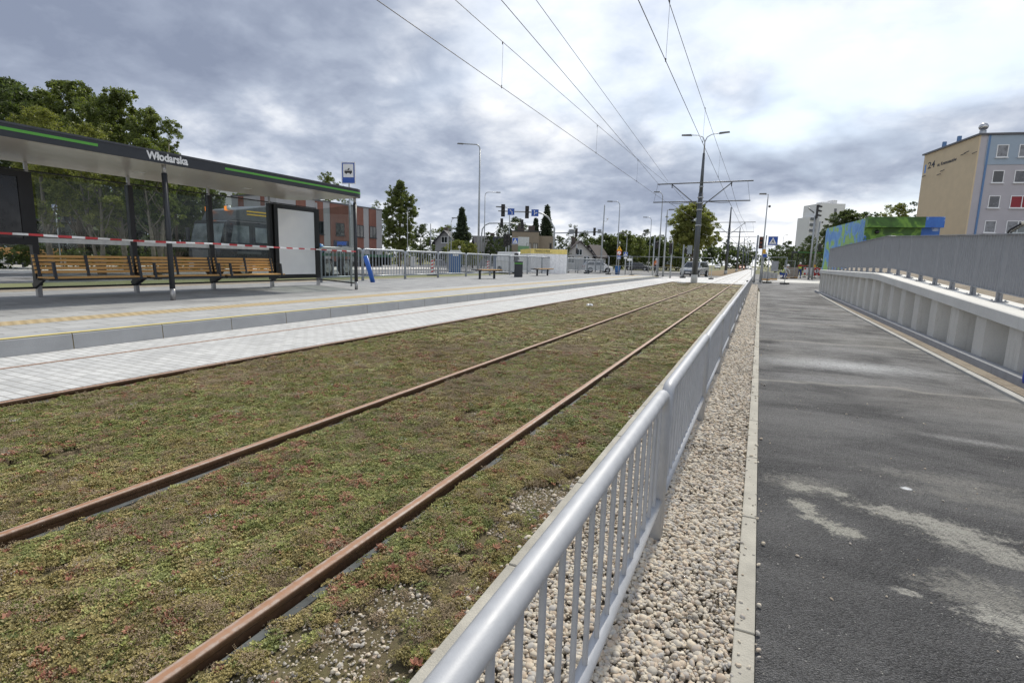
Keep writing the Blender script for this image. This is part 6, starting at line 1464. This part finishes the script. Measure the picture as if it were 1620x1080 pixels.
# far shelter with green stripe
def far_shelter():
    f=95; a=U(1262,399,f);b_=U(1309,401,f); d=Vector((b_.x-a.x,b_.y-a.y)); L=d.length; z=U(1285,399,f).z; t=thing('tram_shelter','far shelter with a green roof stripe behind the red and white barriers','tram shelter',(a.x,a.y,0),math.atan2(d.y,d.x))
    MB().box(0,L,-.1,2,z-.25,z+.1).build('roof',anth,t); MB().box(0,L,-.112,-.1,z-.12,z-.02).build('green_stripe',green,t)
    for k in range(6): MB().box(k*L/5-.06,k*L/5+.06,1.8,1.9,0,z-.25).build('post',anth,t)
    MB().box(0,L,1.95,1.97,.3,z-.4).build('glass_pane',glass,t); MB().box(L*.2,L*.7,1.2,1.7,.45,.5).build('bench_seat',wood,t)
far_shelter()
# ------------------------------------------------------------------ people
skin=M('skin',(.45,.27,.19),.6,0,.05); hiv=M('hivis_yellow',(.62,.72,.06),.6,0,.06); hio=M('hivis_orange',(.75,.20,.04),.6,0,.06); refl=M('reflective_band',(.6,.62,.6),.4); bluew=M('workwear_blue',(.03,.07,.32),.8,0,.1); redw=M('shirt_red',(.30,.03,.03),.8,0,.1); darkw=M('trousers_dark',(.03,.032,.045),.8,0,.1)
def skinned(name,joints,edges,mat,parent,sub=2):
    me=bpy.data.meshes.new(name); me.from_pydata([j[0] for j in joints],edges,[]); o=bpy.data.objects.new(name+'_tmp',me); C.objects.link(o)
    o.modifiers.new('s','SKIN'); 
    sv=me.skin_vertices[0].data if me.skin_vertices else None
    if sv is None:
        bpy.context.view_layer.objects.active=o; bpy.ops.object.select_all(action='DESELECT'); o.select_set(True); bpy.ops.mesh.customdata_skin_add(); sv=me.skin_vertices[0].data
    for i,j in enumerate(joints): sv[i].radius=j[1]; 
    sv[0].use_root=True
    ss=o.modifiers.new('u','SUBSURF'); ss.levels=sub; ss.render_levels=sub
    bpy.context.view_layer.update(); em=bpy.data.meshes.new_from_object(o.evaluated_get(bpy.context.evaluated_depsgraph_get())); bpy.data.objects.remove(o)
    em.materials.clear(); em.materials.append(mat); em.polygons.foreach_set('use_smooth',[True]*len(em.polygons)); r_=bpy.data.objects.new(name,em); C.objects.link(r_); r_.parent=parent; return r_
def person(loc,yaw,label,pose='point',vest=hiv,trous=bluew,sleeve=redw,helmet=white,scale=1.):
    t=thing('person',label,'person',loc,yaw); t.scale=(scale,)*3
    # joints: pelvis, spine, chest, neck, head, arms, legs (front towards -y)
    if pose=='crouch':
        J={'pel':(0,.25,.50),'spi':(0,.12,.68),'che':(0,-.05,.88),'nec':(0,-.17,1.05),'hd':(0,-.24,1.17),'hd2':(0,-.27,1.28),
           'sl':(-.19,-.08,.96),'el':(-.27,-.28,.70),'wl':(-.15,-.42,.45),'sr':(.19,-.08,.96),'er':(.27,-.28,.72),'wr':(.15,-.42,.48),
           'hl':(-.10,.25,.47),'kl':(-.17,-.12,.50),'al':(-.15,.10,.09),'fl':(-.17,-.10,.04),'hr':(.10,.25,.47),'kr':(.18,-.08,.55),'ar':(.16,.02,.09),'fr':(.18,-.18,.04)}
    else:
        J={'pel':(0,0,.95),'spi':(0,.0,1.12),'che':(0,-.01,1.34),'nec':(0,0,1.50),'hd':(0,-.01,1.60),'hd2':(0,-.02,1.70),
           'sl':(-.19,0,1.42),'el':(-.25,.03,1.15),'wl':(-.24,-.08,.90),'sr':(.19,0,1.42),'er':(.25,.03,1.15),'wr':(.24,-.08,.90),
           'hl':(-.10,0,.92),'kl':(-.12,-.04,.50),'al':(-.13,.04,.09),'fl':(-.14,-.12,.04),'hr':(.10,0,.92),'kr':(.12,.02,.50),'ar':(.16,.08,.09),'fr':(.18,-.07,.04)}
        if pose=='point': J['el']=(-.48,-.02,1.40); J['wl']=(-.74,-.04,1.45)
        if pose=='walk': J.update(kl=(-.11,-.15,.52),al=(-.11,-.16,.10),fl=(-.11,-.30,.06),kr=(.11,.06,.50),ar=(.11,.28,.12),fr=(.11,.16,.04))
    RD={'pel':(.15,.11),'spi':(.13,.10),'che':(.17,.115),'nec':(.055,.055),'hd':(.075,.09),'hd2':(.07,.085),'sl':(.06,.06),'sr':(.06,.06),'el':(.043,.043),'er':(.043,.043),'wl':(.03,.03),'wr':(.03,.03),'hl':(.09,.09),'hr':(.09,.09),'kl':(.062,.062),'kr':(.062,.062),'al':(.042,.042),'ar':(.042,.042),'fl':(.04,.03),'fr':(.04,.03)}
    def sk(name,keys,ed,mat,gf=1.,add=None):
        js=[(J[k],tuple(r_*gf for r_ in RD[k])) for k in keys]+(add or []); return skinned(name,js,ed,mat,t,1)
    body=['pel','spi','che','nec','hd','hd2','sl','el','wl','sr','er','wr','hl','kl','al','fl','hr','kr','ar','fr']
    # hands: palm with five fingers each
    add=[];ed=[(0,1),(1,2),(2,3),(3,4),(4,5),(2,6),(6,7),(7,8),(2,9),(9,10),(10,11),(0,12),(12,13),(13,14),(14,15),(0,16),(16,17),(17,18),(18,19)]; n=20
    b=sk('body',body,ed,skin)
    for sd_,(w0,e0) in enumerate((('wl','el'),('wr','er'))):
        d=(Vector(J[w0])-Vector(J[e0])).normalized(); side=d.cross(Vector((0,1,0)) if abs(d.y)<.8 else Vector((1,0,0))).normalized(); p=Vector(J[w0]); hb=MB(); hb.tube([p,p+d*.05,p+d*.09],[.028,.038,.034],8)
        for k in range(4):
            o_=p+d*.085+side*(.026-.0175*k); l=(.065,.075,.07,.055)[k]; hb.tube([o_,o_+d*l*.55+Vector((0,-.006,-.004)),o_+d*l+Vector((0,-.018,-.012))],[.0095,.009,.007],6)
        o_=p+d*.03+side*.034; hb.tube([o_,o_+d*.03+side*.022,o_+d*.06+side*.028],[.011,.010,.008],6); hb.build('hand',skin,t,True)
    g=1.16
    sk('trousers',['pel','hl','kl','al','hr','kr','ar'],[(0,1),(1,2),(2,3),(0,4),(4,5),(5,6)],trous,g)
    sk('shirt',['che','sl','el','wl','sr','er','wr'],[(0,1),(1,2),(2,3),(0,4),(4,5),(5,6)],sleeve,1.18)
    sk('vest',['pel','spi','che','sl','sr'],[(0,1),(1,2),(2,3),(2,4)],vest,1.26)
    for s in ('l','r'):
        a=Vector(J['a'+s]); f_=Vector(J['f'+s]); MB().tube([a+Vector((0,.05,-.04)),a+Vector((0,.0,-.01)),f_,f_+(f_-a).normalized()*.06],[.05,.06,.052,.035],8).build('boot',black,t,True)
    h=(Vector(J['hd'])+Vector(J['hd2']))/2; up_=(Vector(J['hd2'])-Vector(J['hd'])).normalized()
    fc=MB()
    for x in (-.03,.03): fc.ell(h+Vector((x,-.085,.01)),.012,.008,.009,6,4)
    fc.build('eyes',black,t); MB().ell(h+Vector((0,-.098,-.02)),.012,.018,.02,6,4).build('nose',skin,t,True); MB().box(h.x-.022,h.x+.022,h.y-.092,h.y-.084,h.z-.055,h.z-.047).build('mouth',M('lips',(.3,.12,.1),.6),t)
    for x in (-.08,.08): MB().ell(h+Vector((x,0,0)),.012,.02,.03,6,4).build('ear',skin,t,True)
    c=h+up_*.045; hm=MB(); hm.ell(c,.115,.13,.105,12,8); hm.tube([c+Vector((0,-.02,-.012)),c+Vector((0,-.02,.0))],.135,14); hm.build('helmet',helmet,t,True)
    zc=Vector(J['spi']); bd=MB(); bd.tube([zc+Vector((0,0,-.02)),zc+Vector((0,0,.03))],.172,16,False); bd.build('reflective_band',refl,t,True)
    return t
p=U(1264,438.5,66); person((p.x,p.y,0),face_cam(p)+2.9,'worker in a yellow vest and blue trousers with a white helmet, arm stretched out','point',scale=1.08)
p=U(1241,437,60); person((p.x,p.y,0),face_cam(p)+1.0,'worker bending down in a pale shirt behind the open fence panel','crouch',hiv,bluew,M('shirt_pale',(.5,.52,.5),.8),scale=1.2)
p=U(1037,430,78); person((p.x,p.y,0),face_cam(p),'pedestrian in an orange vest and dark trousers near the green bus','walk',hio,darkw,hio,scale=1.15)
